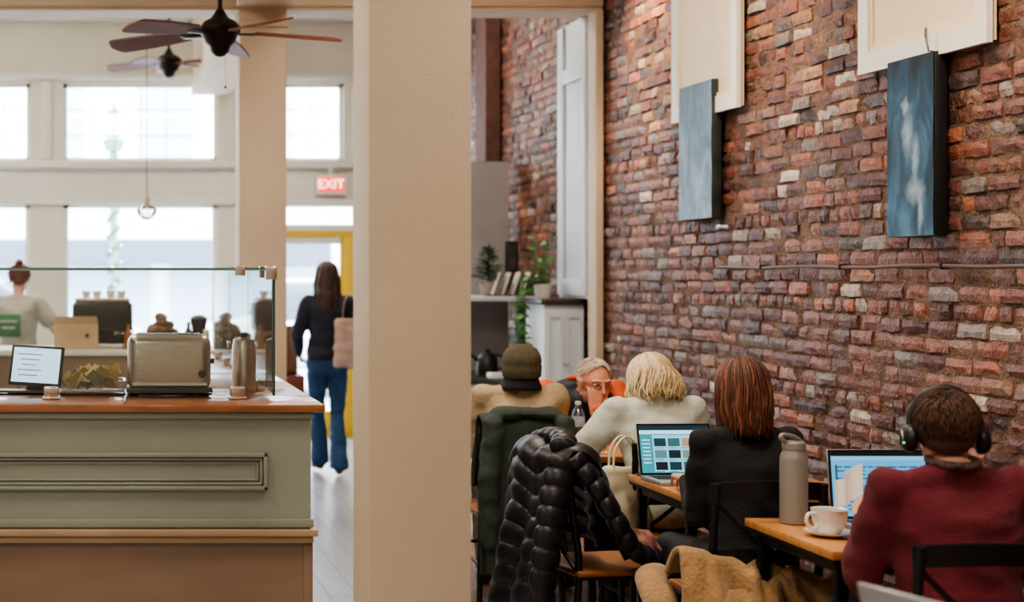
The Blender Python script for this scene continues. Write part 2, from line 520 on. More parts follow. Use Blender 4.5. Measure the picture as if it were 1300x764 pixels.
d.bx(1.42, 2.44, FY + .02, FY + .12, 2.0, 2.06, WHITEP); d.bx(1.42, 2.44, FY + .02, FY + .12, 2.23, 2.27, WHITEP)
d.bx(1.42, 2.44, FY + .06, FY + .065, 2.06, 2.23, WINGLASS)
d.tube([(2.26, FY + .05, 1.2), (2.26, FY - .01, 1.2), (2.26, FY - .01, .8), (2.26, FY + .05, .8)], .012, CHROME)
d.finish("door_1")

# exit sign
e = B()
REDG = M("exit_red", (226, 60, 60), 0.5, emit=2.0)
PINKG = M("exit_letters", (255, 225, 215), 0.5, emit=3.0)
e.box((0, 0, 0), (.30, .06, .19), WHITEP, bevel=.008)
e.box((0, -.031, 0), (.25, .004, .14), REDG)
e.text("EXIT", .125, PINKG, Matrix.Translation((0, -.035, 0)) @ Matrix.Rotation(math.pi / 2, 4, 'X'))
e.box((0, 0, .13), (.04, .03, .08), WHITEP)
e.finish("exit_sign", (2.20, FY - .08, 2.44))

# beams and columns
BY0, BY1 = 10.3, 10.62
be = B()
be.bx(-4, WX - .03, BY0, BY1, 3.31, CZ, COLPAINT)
be.bx(-4, WX - .03, BY0 - .03, BY0, 3.33, 3.40, COLPAINT, .012)
be.bx(-4, WX - .03, BY0 - .05, BY0, 3.46, 3.5, COLPAINT, .012)
be.finish("ceiling_beam")
be = B()
be.bx(.87, 1.23, -2.5, BY0 - .06, 3.33, CZ, COLPAINT); be.bx(.87, 1.23, BY1, FY, 3.31, CZ, COLPAINT)
be.bx(.84, 1.26, 8.5, BY0 - .07, 3.42, 3.46, COLPAINT, .01)
be.finish("ceiling_beam.001")
c = B()
c.bx(.751, 1.04, 4.44, 4.72, 0, 3.32, COLPAINT, .006)
c.bx(.735, 1.056, 4.424, 4.736, 0, .16, WHITEP, .006)
c.finish("column")
c = B()
c.bx(.895, 1.205, 10.3, 10.6, 0, 3.31, COLPAINT, .006)
c.bx(.88, 1.22, 10.28, 10.62, 0, .16, WHITEP, .006)
c.bx(.885, 1.215, 10.27, 10.63, 3.2, 3.24, COLPAINT, .006)
c.finish("column.001")
c = B()
c.bx(3.22, 3.27, 10.28, 10.45, 0, 3.31, COLPAINT, .004)
c.finish("trim_2")
c = B()
c.bx(3.225, 3.27, 10.46, 11.12, 1.42, 3.31, WHITEC, .004)
c.bx(3.205, 3.225, 10.47, 10.56, 1.44, 3.3, WHITEC, .004); c.bx(3.205, 3.225, 10.98, 11.1, 1.44, 3.3, WHITEC, .004)
c.bx(3.206, 3.225, 10.56, 10.98, 1.44, 1.55, WHITEC, .004); c.bx(3.206, 3.225, 10.56, 10.98, 2.9, 3.0, WHITEC, .004)
c.finish("trim_3")
c = B()
c.bx(2.99, 3.26, 10.66, 11.12, 0, 1.38, WHITEC, .005)
c.bx(2.96, 3.265, 10.62, 11.14, 1.38, 1.415, M("dark_counter_top", (60, 52, 50), .35), .004)
for (a, q) in [(3.01, 3.12), (3.135, 3.25)]:
    for (zz0, zz1) in [(.1, .68), (.74, 1.32)]:
        c.bx(a, a + .02, 10.645, 10.66, zz0, zz1, WHITEC); c.bx(q - .02, q, 10.645, 10.66, zz0, zz1, WHITEC)
        c.bx(a + .02, q - .02, 10.645, 10.66, zz0, zz0 + .03, WHITEC); c.bx(a + .02, q - .02, 10.645, 10.66, zz1 - .03, zz1, WHITEC)
c.sph((3.115, 10.635, .98), .01, CHROME); c.sph((3.14, 10.635, .98), .01, CHROME)
c.finish("cabinet")
simple_box("partition", 2.5, 3.22, 12.5, 12.62, 0, 2.475, GREYW)
simple_box("wall_shelf", 2.5, 3.26, 11.82, 12.49, 1.38, 1.415, WHITEC, .004)
c = B()
c.bx(2.45, 2.95, 11.35, 12.3, 0, .79, WHITEC, .005); c.bx(2.42, 2.98, 11.32, 12.32, .79, .83, M("granite", (66, 64, 66), .25), .006)
c.bx(2.5, 2.9, 11.33, 11.35, .1, .7, WHITEP, .004)
c.bx(2.8, 2.93, 11.36, 11.5, .83, .87, CERAM, .006)
c.finish("service_counter")
simple_box("trim_4", 3.15, 3.27, 12.95, 13.3, 0, CZ - .01, M("dark_brick_pier", (90, 60, 52), .8, var=.3, vscale=12, bump=.6))
simple_box("baseboard_left", -4, -3.98, -2.5, FY, 0, .15, WHITEP)
simple_box("baseboard_front", -3.98, 1.1, FY - .02, FY, 0, .15, WHITEP)

# white panels on the brick wall
def wall_panel(name, y0, y1, z0, z1):
    w = B()
    PW = M("panel_cream", (232, 216, 188), .5, var=.03)
    w.bx(WX - .05, WX - .025, y0 + .01, y1 - .01, z0 + .01, z1 - .01, PW)
    t = .085
    w.bx(WX - .068, WX - .045, y0, y1, z0, z0 + t, WHITEP)
    w.bx(WX - .068, WX - .045, y0, y0 + t, z0 + t, z1 - t, WHITEP); w.bx(WX - .068, WX - .045, y1 - t, y1, z0 + t, z1 - t, WHITEP)
    w.bx(WX - .068, WX - .045, y0, y1, z1 - t, z1, WHITEP)
    w.bx(WX - .060, WX - .045, y0 + t, y1 - t, z0 + t, z0 + t + .02, PW)
    w.bx(WX - .060, WX - .045, y0 + t, y0 + t + .02, z0 + t + .02, z1 - t, PW); w.bx(WX - .060, WX - .045, y1 - t - .02, y1 - t, z0 + t + .02, z1 - t, PW)
    w.finish(name)
wall_panel("wall_panel", 5.76, 6.74, 2.44, 3.9)
wall_panel("wall_panel.001", 8.03, 8.95, 2.44, 3.9)

# conduit along wall
c = B()
pts = [(WX - .037, 5.0 + i * .28, 1.622 + .004 * math.sin(i * 1.7)) for i in range(13)]
c.tube(pts, .008, M("old_conduit", (92, 80, 76), .5), seg=8)
for i in (1, 4, 7, 10): c.box((WX - .032, 5.0 + i * .28, 1.622), (.034, .02, .024), BRONZE, bevel=.003)
c.finish("wall_conduit")

# ------------------------------------------------------------------ canvases
def art_mat(name, ca, cb, cc, seedv, fig=None):
    m = bpy.data.materials.new(name); m.use_nodes = True
    nt = m.node_tree; N, L = nt.nodes, nt.links; b = N["Principled BSDF"]
    tc = N.new("ShaderNodeTexCoord"); mp = N.new("ShaderNodeMapping"); mp.inputs["Location"].default_value = (seedv, 0, 0)
    mp.inputs["Scale"].default_value = (1, 2.2, 1.1)
    L.new(tc.outputs["Object"], mp.inputs[0])
    nz = N.new("ShaderNodeTexNoise"); nz.inputs["Scale"].default_value = 3.2; nz.inputs["Detail"].default_value = 6; nz.inputs["Distortion"].default_value = .9
    L.new(mp.outputs[0], nz.inputs["Vector"])
    sx = N.new("ShaderNodeSeparateXYZ"); L.new(tc.outputs["Object"], sx.inputs[0])
    ad = N.new("ShaderNodeMath"); ad.operation = 'MULTIPLY_ADD'; ad.inputs[1].default_value = -.35; L.new(sx.outputs[2], ad.inputs[0]); L.new(nz.outputs["Fac"], ad.inputs[2])
    rp = N.new("ShaderNodeValToRGB"); e = rp.color_ramp.elements
    e[0].position = .3; e[0].color = lin(ca); e[1].position = .75; e[1].color = lin(cc)
    q = e.new(.52); q.color = lin(cb)
    L.new(ad.outputs[0], rp.inputs[0])
    last = rp.outputs[0]
    if fig:
        for (cy, cz, ry, rz) in fig:
            m3 = N.new("ShaderNodeMapping"); m3.vector_type = 'POINT'
            m3.inputs["Location"].default_value = (0, -cy / ry, -cz / rz); m3.inputs["Scale"].default_value = (0, 1 / ry, 1 / rz)
            nd = N.new("ShaderNodeTexNoise"); nd.inputs["Scale"].default_value = 18; nd.inputs["Detail"].default_value = 5; L.new(tc.outputs["Object"], nd.inputs["Vector"])
            va = N.new("ShaderNodeVectorMath"); va.operation = 'MULTIPLY_ADD'; va.inputs[1].default_value = (.06, .06, .06)
            L.new(nd.outputs["Color"], va.inputs[0]); L.new(tc.outputs["Object"], va.inputs[2])
            vb = N.new("ShaderNodeVectorMath"); vb.operation = 'SUBTRACT'; vb.inputs[1].default_value = (.03, .03, .03); L.new(va.outputs[0], vb.inputs[0])
            L.new(vb.outputs[0], m3.inputs[0])
            g = N.new("ShaderNodeTexGradient"); g.gradient_type = 'SPHERICAL'; L.new(m3.outputs[0], g.inputs[0])
            mm = N.new("ShaderNodeMath"); mm.operation = 'MULTIPLY'; mm.inputs[1].default_value = 1.3; mm.use_clamp = True; L.new(g.outputs["Fac"], mm.inputs[0])
            m4 = N.new("ShaderNodeMath"); m4.operation = 'MULTIPLY'; m4.inputs[1].default_value = .8; L.new(mm.outputs[0], m4.inputs[0])
            mx = N.new("ShaderNodeMix"); mx.data_type = 'RGBA'; mx.inputs[7].default_value = lin((150, 174, 194))
            L.new(m4.outputs[0], mx.inputs[0]); L.new(last, mx.inputs[6]); last = mx.outputs[2]
    L.new(last, b.inputs["Base Color"])
    b.inputs["Roughness"].default_value = .6; b.inputs["Specular IOR Level"].default_value = .3
    return m
def canvas(name, y0, y1, z0, z1, mat, edge, t=.05):
    w = B(); h = (z1 - z0); wd = (y1 - y0)
    w.box((t / 2 + .002, 0, 0), (t, wd, h), edge, bevel=.004)
    w.grid(lambda u, v: (-.002 - .004 * math.sin(u * 9 + v * 3) * math.sin(v * 14) * .4, wd * (u - .5) * .995, h * (v - .5) * .995), 12, 24, mat, thick=.0)
    w.finish(name, (WX - t - .035, (y0 + y1) / 2, (z0 + z1) / 2))
BLK = M("canvas_edge_dark", (24, 26, 30), .5)
canvas("canvas_painting", 6.09, 6.45, 1.74, 2.455, art_mat("painting_a", (16, 34, 44), (34, 66, 86), (74, 116, 146), 1.0, [(.04, .16, .035, .045), (.02, .05, .05, .10), (-.04, -.05, .035, .12), (-.04, -.18, .09, .06), (-.08, -.25, .03, .12)]), BLK)
canvas("canvas_painting.001", 8.31, 8.78, 1.885, 2.62, art_mat("painting_b", (88, 110, 128), (122, 148, 170), (156, 182, 206), 3.0), M("canvas_edge_teal", (34, 42, 46), .5, col2=(60, 66, 62), vscale=9))
k = B(); k.cyl((0, 0, 0), (-.04, 0, 0), .010, WHITEC); k.sph((-.045, 0, 0), .014, WHITEC)
k.finish("wall_knob", (WX - .02, 8.27, 1.835))
k = B(); k.tube([(.03, 0, -.02), (.0, 0, -.02), (-.01, 0, .03)], .005, CHROME); k.tube([(-.01, 0, .03), (-.01, 0, .07)], .007, CHROME)
k.finish("picture_hook", (WX - .085, 6.13, 2.48))

# ------------------------------------------------------------------ service bar
b = B()
b.bx(-3.2, .795, 5.99, 6.7, 0, .575, PLY)
b.bx(.765, .80, 5.985, 6.0, 0, .575, PLY, .003)
b.bx(-3.2, .79, 5.97, 6.7, .627, 1.07, SAGE)
b.bx(-3.2, .815, 5.945, 6.72, .60, .627, LEDGE, .006); b.bx(-3.2, .80, 5.96, 6.7, .573, .60, LEDGE, .006)
b.bx(-3.2, .80, 5.958, 5.97, .632, .665, SAGE, .004)
b.bx(-3.2, .80, 5.95, 5.975, 1.045, 1.07, SAGE, .006)
x0, x1, z0, z1 = -3.0, .625, .775, .915
for (o, dp, t) in [(0, .022, .016), (.018, .014, .010), (.034, .008, .008)]:
    b.bx(x0 + o, x1 - o, 5.97 - dp, 5.972, z0 + o, z0 + o + t, SAGE, .004); b.bx(x0 + o, x1 - o, 5.97 - dp, 5.972, z1 - o - t, z1 - o, SAGE, .004)
    b.bx(x1 - o - t, x1 - o, 5.97 - dp, 5.972, z0 + o, z1 - o, SAGE, .004); b.bx(x0 + o, x0 + o + t, 5.97 - dp, 5.972, z0 + o, z1 - o, SAGE, .004)
b.bx(-3.22, .84, 5.93, 6.75, 1.07, 1.10, ORWOOD, .007)
b.bx(.33, .79, 6.7, 9.55, 0, 1.07, SAGE); b.bx(.29, .84, 6.75, 9.6, 1.07, 1.10, ORWOOD, .007)
b.finish("service_bar")

g = B()
GT = 1.605; GYf = 6.18; GX = .67; GYb = 9.4
g.bx(-3.0, GX, GYf - .005, GYf + .005, 1.125, GT, CASEGLASS)
g.bx(GX - .005, GX + .005, GYf + .01, GYb, 1.125, GT, CASEGLASS)
g.bx(-3.0, GX, GYf, GYf + .42, GT + .004, GT + .014, CASEGLASS)
g.bx(-3.0, GX + .004, GYf - .006, GYf + .006, GT + .0, GT + .005, GLASSEDGE)
g.bx(-3.0, GX + .004, GYf + .415, GYf + .425, GT + .004, GT + .012, GLASSEDGE)
g.bx(GX - .006, GX + .006, GYf, GYb, GT + .0, GT + .005, GLASSEDGE)
g.bx(GX - .003, GX + .007, GYf - .007, GYf + .005, 1.115, GT, M("dark_glass_edge", (60, 78, 74), .2))
for yy in (7.2, 8.3):
    g.bx(GX - .006, GX + .006, yy, yy + .006, 1.125, GT, GLASSEDGE)
    g.bx(GX - .014, GX + .014, yy - .02, yy + .02, 1.2, 1.235, CHROME, .003)
for (x, y) in [(-.20, GYf), (.53, GYf), (-.93, GYf), (-1.7, GYf)]:
    g.bx(x - .035, x + .035, y - .03, y + .03, 1.10, 1.112, STEEL, .004); g.bx(x - .03, x + .03, y - .018, y + .018, 1.112, 1.15, STEEL, .006)
for y in (6.7, 7.3, 7.9, 8.5, 9.1):
    g.bx(GX - .02, GX + .02, y - .025, y + .025, 1.10, 1.14, STEEL, .005); g.cyl((GX - .03, y, 1.125), (GX + .03, y, 1.125), .011, CHROME, seg=12)
g.bx(GX - .03, GX + .014, GYf - .016, GYf + .03, GT - .035, GT + .018, STEEL, .004)
g.bx(GX - .016, GX + .016, GYf + .38, GYf + .42, GT - .03, GT + .02, STEEL, .004); g.bx(.52, .56, GYf - .016, GYf + .03, GT - .02, GT + .02, STEEL, .004)
g.finish("glass_sneeze_guard")

t = B()
t.box((0, 0, .135), (.335, .20, .225), STEEL, bevel=.04, seg=5)
t.box((0, 0, .02), (.345, .21, .03), BLACKP, bevel=.008)
t.box((0, .035, .247), (.26, .03, .006), BLACKP); t.box((0, -.035, .247), (.26, .03, .006), BLACKP)
t.box((.172, -.04, .14), (.02, .04, .02), BLACKP, bevel=.004); t.box((0, -.101, .05), (.30, .004, .012), CHROME)
for x in (-.14, .14):
    for y in (-.08, .08): t.cyl((x, y, 0), (x, y, .01), .012, BLACKP, seg=12)
t.tube([(.13, -.1, .09), (.13, -.112, .09)], .016, BLACKP, seg=16)
t.finish("toaster", (.27, 6.42, 1.10))
t = B()
t.lathe([(0, 0), (.048, 0), (.05, .01), (.05, .19), (.046, .2), (.046, .215), (.02, .225), (0, .225)], STEEL)
t.lathe([(.0, .222), (.014, .224), (.016, .24), (0, .245)], BLACKP)
t.tube([(.05, 0, .05), (.085, 0, .07), (.085, 0, .15), (.05, 0, .17)], .006, STEEL, smooth_path=4)
t.finish("steel_canister", (.595, 6.62, 1.10), 100)

SCR_W = M("tablet_screen", (186, 214, 242), .3, emit=1.4)
SCR_L = M("screen_line", (120, 140, 160), .4, emit=.3)
t = B()
Xs = Matrix.Translation((0, 0, .115)) @ Matrix.Rotation(math.radians(-18), 4, 'X') @ Matrix.Rotation(math.radians(3), 4, 'Y')
t.box((0, 0, 0), (.22, .014, .17), BLACKP, bevel=.006, X=Xs)
t.box((0, -.0085, 0), (.195, .002, .145), SCR_W, X=Xs)
for i in range(5): t.box((-.03 + .004 * (i % 2), -.0105, .045 - i * .022), (.10 - .02 * (i % 3), .001, .004), SCR_L, X=Xs)
t.hull([E((0, .03, .08), (.03, .01, .02)), E((0, .05, .01), (.06, .05, .01))], BLACKP)
t.box((-.06, .02, .008), (.2, .12, .016), BLACKP, bevel=.005)
t.finish("tablet_register", (-.27, 6.45, 1.10), -8)

t = B()
t.box((0, 0, .006), (.26, .2, .012), DARKWOOD)
for (cx, cy, sx, sy) in [(0, -.1, .26, .01), (0, .1, .26, .01), (-.13, 0, .01, .18), (.13, 0, .01, .18)]:
    t.box((cx, cy, .03), (sx, sy, .06), CASEGLASS)
PK = [M("packet_cream", (224, 206, 150), .6), M("packet_tan", (190, 160, 100), .6), M("packet_grey", (160, 160, 140), .6)]
for i in range(34):
    t.box((rnd.uniform(-.10, .10), rnd.uniform(-.07, .07), .05 + rnd.uniform(0, .04)), (.06, .004, .05), PK[i % 3], rot=(rnd.uniform(-.6, .6), rnd.uniform(-.9, .9), rnd.uniform(-1, 1)))
t.finish("packet_tray", (-.04, 6.46, 1.10))

b = B()
b.bx(-3.0, .80, 11.3, 11.95, 0, 1.0, PLY); b.bx(-3.02, .82, 11.27, 11.98, 1.0, 1.04, WHITEP, .006)
for x in (-2.2, -1.4, -.6, .2): b.bx(x - .006, x + .006, 11.29, 11.3, .1, .95, BLACKP)
b.finish("back_bar")
b = B()
b.bx(-2.0, .25, 8.3, 8.9, 0, .88, PLY); b.bx(-2.02, .27, 8.27, 8.92, .88, .91, DARKWOOD, .005)
for x in (-1.5, -.9, -.3): b.bx(x - .005, x + .005, 8.29, 8.3, .1, .84, BLACKP)
b.finish("work_counter")
b = B()
CARD = M("cardboard", (206, 180, 142), .8, var=.06)
b.box((0, 0, .09), (.32, .22, .18), CARD, bevel=.004)
b.poly([(-.16, -.11, .18), (.16, -.11, .18), (.15, -.16, .24), (-.15, -.16, .24)], CARD)
b.poly([(-.16, .11, .18), (.16, .11, .18), (.16, .19, .21), (-.16, .19, .21)], CARD)
b.finish("cardboard_box", (-.19, 11.5, 1.04))
b = B()
b.box((0, 0, .23), (.44, .36, .22), BLACKP, bevel=.03, seg=4); b.box((0, .08, .09), (.40, .2, .12), BLACKP, bevel=.01)
b.box((0, -.06, .02), (.42, .30, .04), STEEL, bevel=.01); b.box((0, 0, .355), (.40, .3, .03), STEEL, bevel=.005)
for x in (-.11, .11):
    b.cyl((x, -.14, .13), (x, -.14, .10), .035, CHROME); b.tube([(x, -.16, .11), (x, -.28, .10)], .012, BLACKP)
b.tube([(.2, -.12, .2), (.22, -.17, .15), (.22, -.18, .06)], .006, CHROME, smooth_path=4)
for x in (-.12, -.04, .06, .14): b.lathe([(.0, 0), (.025, 0), (.035, .05), (.0, .052)], CERAM, c=(x, 0, .37), seg=16)
b.finish("espresso_machine", (.0, 11.62, 1.04))
b = B()
BR = M("bread_crust", (110, 76, 50), .7, var=.3, vscale=20)
b.lathe([(0, 0), (.15, 0), (.20, .06), (.21, .065), (.19, .06), (.14, .012), (0, .012)], M("dark_pan", (50, 46, 44), .4, metal=.6))
for i in range(34):
    a = rnd.uniform(0, 6.28); r = rnd.uniform(0, .15); b.sph((r * math.cos(a), r * math.sin(a), .06 + (.17 - r) * rnd.uniform(.2, 1.2)), (.05, .04, .035), BR, sub=2, rot=(0, 0, a))
b.finish("pastry_bowl", (.42, 11.55, 1.04))
b = B()
b.lathe([(0, 0), (.06, 0), (.065, .02), (.05, .12), (.06, .18), (.065, .22), (.04, .24), (0, .245)], BLACKP); b.box((.05, -.05, .08), (.05, .05, .12), STEEL, bevel=.01)
b.finish("coffee_grinder", (.71, 11.6, 1.04))
def bottle_small(name, loc, col, h=.18):
    b = B(); m = M("b_" + name.replace('.', ''), col, .3)
    b.lathe([(0, 0), (.03, 0), (.032, .01), (.032, h * .6), (.014, h * .78), (.012, h * .95), (.016, h * .95), (.016, h), (0, h)], m, seg=20)
    b.finish(name, loc)
bottle_small("syrup_bottle", (.19, 11.38, 1.04), (150, 90, 40)); bottle_small("syrup_bottle.001", (.62, 11.35, 1.04), (60, 40, 30), .20)

# ------------------------------------------------------------------ ceiling fans
def fan(name, loc, R, ztop, ang, nb=5):
    b = B()
    sc = R / .66
    b.cyl((0, 0, .1), (0, 0, ztop - loc[2]), .013, BRONZE, seg=12)
    b.lathe([(0, ztop - loc[2] - .001), (.06, ztop - loc[2] - .001), (.055, ztop - loc[2] - .04), (.02, ztop - loc[2] - .06)][::-1], BRONZE)
    b.lathe([(0, -.14), (.025, -.135), (.05, -.11), (.06, -.08), (.085, -.06), (.10, -.02), (.115, .0), (.115, .03), (.09, .06), (.05, .08), (.03, .11), (.02, .13), (0, .13)], BRONZE, seg=40)
    for i in range(nb):
        a = math.radians(ang + i * 360 / nb)
        X = Matrix.Rotation(a, 4, 'Z') @ Matrix.Rotation(math.radians(14), 4, 'X')
        b.hull([E((.10, 0, -.01), (.02, .03, .006)), E((.17, 0, -.015), (.02, .02, .004)), E((.24 * sc, 0, -.008), (.02, .05, .004))], BRONZE, sub=2, X=X)
        def blade(u, v, t=.0):
            x = .20 * sc + (.66 - .20) * sc * u
            w = (.06 + .03 * math.sin(min(u * 1.25, 1) * math.pi * .55)) * (1 if u < .9 else math.sqrt(max(0, 1 - ((u - .9) / .1) ** 2)) * .9 + .1)
            return (x, (v - .5) * 2 * w, .0 - .03 * u)
        b.grid(blade, 22, 6, DARKWOOD, X=X, thick=.010)
    b.tube([(.03, -.02, -.12), (.03, -.02, -.3)], .0015, CHROME, seg=6); b.sph((.03, -.02, -.31), .008, DARKWOOD, sub=2)
    b.finish(name, loc)
fan("ceiling_fan", (.66, 8.85, 2.945), .70, CZ, 5)
fan("ceiling_fan.001", (.60, 14.2, 3.48), .57, CZ, 20)

b = B()
b.cyl((0, 0, .1), (0, 0, CZ - 2.02), .003, BLACKP, seg=6); b.lathe([(.0, .05), (.018, .05), (.02, .08), (.015, .11), (0, .115)], STEEL, seg=16)
b.lathe([(0, -.06), (.03, -.052), (.055, -.03), (.07, 0), (.068, .02), (.035, .05)], glass_mat("pendant_glass", (250, 248, 244), 1.0, .18)); b.sph((0, 0, 0), .02, M("bulb_glow", (255, 220, 170), .4, emit=6), sub=2)
b.finish("pendant_lamp", (.31, 11.0, 2.02))

# ------------------------------------------------------------------ furniture
def table(name, x0, x1, y0, y1, z=.75):
    b = B(); cx, cy = (x0 + x1) / 2, (y0 + y1) / 2; w, d_ = x1 - x0, y1 - y0
    b.box((0, 0, z - .014), (w, d_, .028), TABLEWOOD, bevel=.004)
    b.box((0, 0, z - .034), (w - .01, d_ - .01, .012), BLACKM)
    for sx in (-1, 1):
        for sy in (-1, 1):
            b.box((sx * (w / 2 - .045), sy * (d_ / 2 - .045), (z - .03) / 2), (.035, .035, z - .032), BLACKM, bevel=.003)
    for sx in (-1, 1): b.box((sx * (w / 2 - .045), 0, z - .055), (.02, d_ - .1, .04), BLACKM)
    for sy in (-1, 1): b.box((0, sy * (d_ / 2 - .045), z - .055), (w - .1, .02, .04), BLACKM)
    b.finish(name, (cx, cy, 0))
T = [(2.22, 2.98, 4.79, 5.45), (2.21, 2.92, 5.99, 6.63), (2.22, 2.95, 7.25, 8.0), (1.50, 2.12, 8.1, 8.72)]
for i, q in enumerate(T): table("cafe_table" + (".%03d" % i if i else ""), *q)
table("cafe_table.004", 1.48, 2.05, 2.85, 3.42)

SEATW = M("seat_wood", (150, 96, 58), .4, var=.15, vscale=7, stretch=(1, 6, 1))
def chair(name, loc, yaw, top=.87):
    """faces +Y locally; back at -Y"""
    b = B()
    b.box((0, 0, .448), (.40, .40, .028), SEATW, bevel=.012, seg=3); b.box((0, 0, .43), (.38, .38, .012), BLACKM)
    for sx in (-1, 1):
        b.tube([(sx * .165, .17, .435), (sx * .185, .195, 0)], .013, BLACKM, seg=10)
        b.tube([(sx * .20, -.24, 0), (sx * .18, -.185, .44), (sx * .19, -.215, .66), (sx * .185, -.235, top)], .014, BLACKM, seg=10, smooth_path=4)
        b.tube([(sx * .178, .18, .2), (sx * .19, -.205, .2)], .008, BLACKM)
    b.tube([(-.18, .182, .25), (.18, .182, .25)], .008, BLACKM); b.tube([(-.19, -.21, .25), (.19, -.21, .25)], .008, BLACKM)
    def rail(z0, z1, y):
        b.grid(lambda u, v: (-.20 + .40 * u, y - .035 * math.sin(math.pi * u), z0 + (z1 - z0) * v + .012 * math.sin(math.pi * u)), 14, 3, BLACKM, thick=.014)
    rail(top - .06, top, -.222)
    rail(.60, .635, -.20)
    b.tube([(-.18, -.205, .47), (0, -.235, .62), (.18, -.235, .80)], .009, BLACKM, smooth_path=5); b.tube([(.18, -.205, .47), (0, -.235, .62), (-.18, -.235, .80)], .009, BLACKM, smooth_path=5)
    return b.finish(name, loc, yaw)
chair("dining_chair", (2.36, 4.42, 0), 0)
chair("dining_chair.001", (2.30, 5.66, 0), 0)
chair("dining_chair.002", (2.44, 6.93, 0), 3)
chair("dining_chair.003", (1.99, 7.72, 0), 0)
chair("dining_chair.004", (2.50, 8.55, 0), 180)
chair("dining_chair.005", (1.97, 6.22, 0), -80)

# ------------------------------------------------------------------ laptops
def laptop(name, loc, yaw, w, d_, tilt, kind):
    b = B()
    b.box((0, 0, .008), (w, d_, .016), SILVER, bevel=.004)
    b.box((0, .02, .0165), (w * .86, d_ * .5, .001), BLACKP)
    for r_ in range(4):
        for c_ in range(12): b.box((-w * .4 + c_ * w * .8 / 11, -.02 + r_ * .024, .0175), (w * .055, .017, .001), M("keycap", (34, 34, 38), .5))
    b.box((0, -d_ * .33, .0165), (w * .3, d_ * .24, .001), M("trackpad", (160, 162, 166), .4))
    X = Matrix.Translation((0, d_ / 2, .014)) @ Matrix.Rotation(math.radians(-tilt), 4, 'X')
    b.box((0, .004, d_ / 2), (w, .007, d_), SILVER, bevel=.003, X=X)
    b.box((0, -.0005, d_ / 2), (w - .004, .003, d_ - .004), BLACKP, X=X)
    def R(x0, x1, z0, z1, mat, lift=0):
        b.box(((x0 + x1) / 2 * (w - .02), -.0025 - lift, .01 + (z0 + z1) / 2 * (d_ - .02)), (abs(x1 - x0) * (w - .02), .001, abs(z1 - z0) * (d_ - .02)), mat, X=X)
    if kind == 'tiles':
        R(-.5, .5, 0, 1, M("scr_teal", (50, 136, 156), .4, emit=1.0)); R(-.5, .5, .9, 1, M("scr_dark", (24, 56, 72), .4, emit=.5), .0006)
        R(-.5, .5, .82, .9, M("scr_pale", (180, 218, 234), .4, emit=1.1), .0006)
        R(-.32, .5, .02, .8, M("scr_white", (130, 196, 220), .4, emit=1.0), .0006)
        tc = [(30, 70, 80), (60, 110, 120), (180, 150, 120), (40, 60, 60), (90, 140, 150), (24, 50, 64), (120, 150, 140), (60, 90, 100), (30, 40, 50)]
        k = 0
        for j in range(3):
            for i in range(4):
                mm = M("scr_t%d" % (k % 9), tc[k % 9], .4, emit=.6); k += 1
                R(-.30 + i * .2, -.30 + i * .2 + .17, .56 - j * .25, .56 - j * .25 + .17, mm, .0012)
                R(-.30 + i * .2, -.30 + i * .2 + .12, .52 - j * .25, .535 - j * .25, SCR_L, .0012)
        for j in range(7): R(-.47, -.36, .2 + j * .08, .225 + j * .08, M("scr_pale", (0, 0, 0)), .0006)
    elif kind == 'doc':
        R(-.5, .5, 0, 1, M("scr_blue", (80, 156, 206), .4, emit=1.0)); R(-.5, .5, .94, 1, M("scr_bar", (28, 36, 44), .4, emit=.1), .0006)
        R(-.5, .5, .87, .93, M("scr_pale2", (110, 174, 210), .4, emit=1.0), .0006)
        rr = random.Random(3)
        for j in range(12):
            z = .76 - j * .06
            x = -.44
            while x < .4:
                l = rr.uniform(.04, .11)
                if rr.random() > .15: R(x, x + l, z, z + .018, M("scr_ink", (60, 96, 124), .4, emit=.3), .0008)
                x += l + .02
        R(-.46, -.44, .15, .8, M("scr_ink", (0, 0, 0)), .0008)
    b.finish(name, loc, yaw)
laptop("laptop", (2.365, 6.36, .751), 2, .31, .215, 14, 'tiles')
laptop("laptop.001", (2.63, 5.20, .751), 0, .34, .235, 8, 'doc')
laptop("laptop.002", (1.75, 3.165, .751), 106, .29, .20, 14, 'plain')

# ------------------------------------------------------------------ table items
b = B()
b.lathe([(0, 0), (.03, 0), (.05, .006), (.075, .014), (.078, .018), (.05, .011), (.03, .006), (0, .006)], CERAM, seg=40)
b.lathe([(0, .008), (.03, .008), (.034, .012), (.052, .05), (.056, .085), (.0575, .088), (.0535, .085), (.048, .05), (.03, .016), (0, .014)], CERAM, seg=40)
b.lathe([(0, .07), (.0515, .07)], M("coffee", (60, 36, 22), .15), seg=30)
b.tube([(.052, 0, .075), (.08, 0, .074), (.086, 0, .05), (.07, 0, .03), (.044, 0, .03)], .006, CERAM, smooth_path=5, seg=10)
b.finish("coffee_cup", (2.335, 5.06, .751), -165)
b = B()
GREYB = M("bottle_grey", (140, 134, 128), .4, metal=.2)
b.lathe([(0, 0), (.041, 0), (.045, .004), (.045, .215), (.043, .23), (.036, .245), (.036, .25), (.038, .252), (.038, .272), (.032, .278), (0, .279)], GREYB, seg=40)
b.tube([(-.03, 0, .272), (-.055, 0, .29), (-.045, 0, .30), (0, 0, .292), (.03, 0, .275)], .008, GREYB, smooth_path=5, seg=10)
b.finish("insulated_bottle", (2.335, 5.32, .751), 20)
b = B()
for i in range(6):
    b.box((0, 0, .002), (.05, .03, .003), PAPER, rot=(0, 0, i * 1.1))
b.sph((.02, 0, .01), (.03, .02, .008), PAPER, sub=2)
b.finish("crumpled_napkin", (2.33, 4.88, .753))
b = B()
PET = glass_mat("bottle_plastic", (236, 242, 248), 1.0, .16)
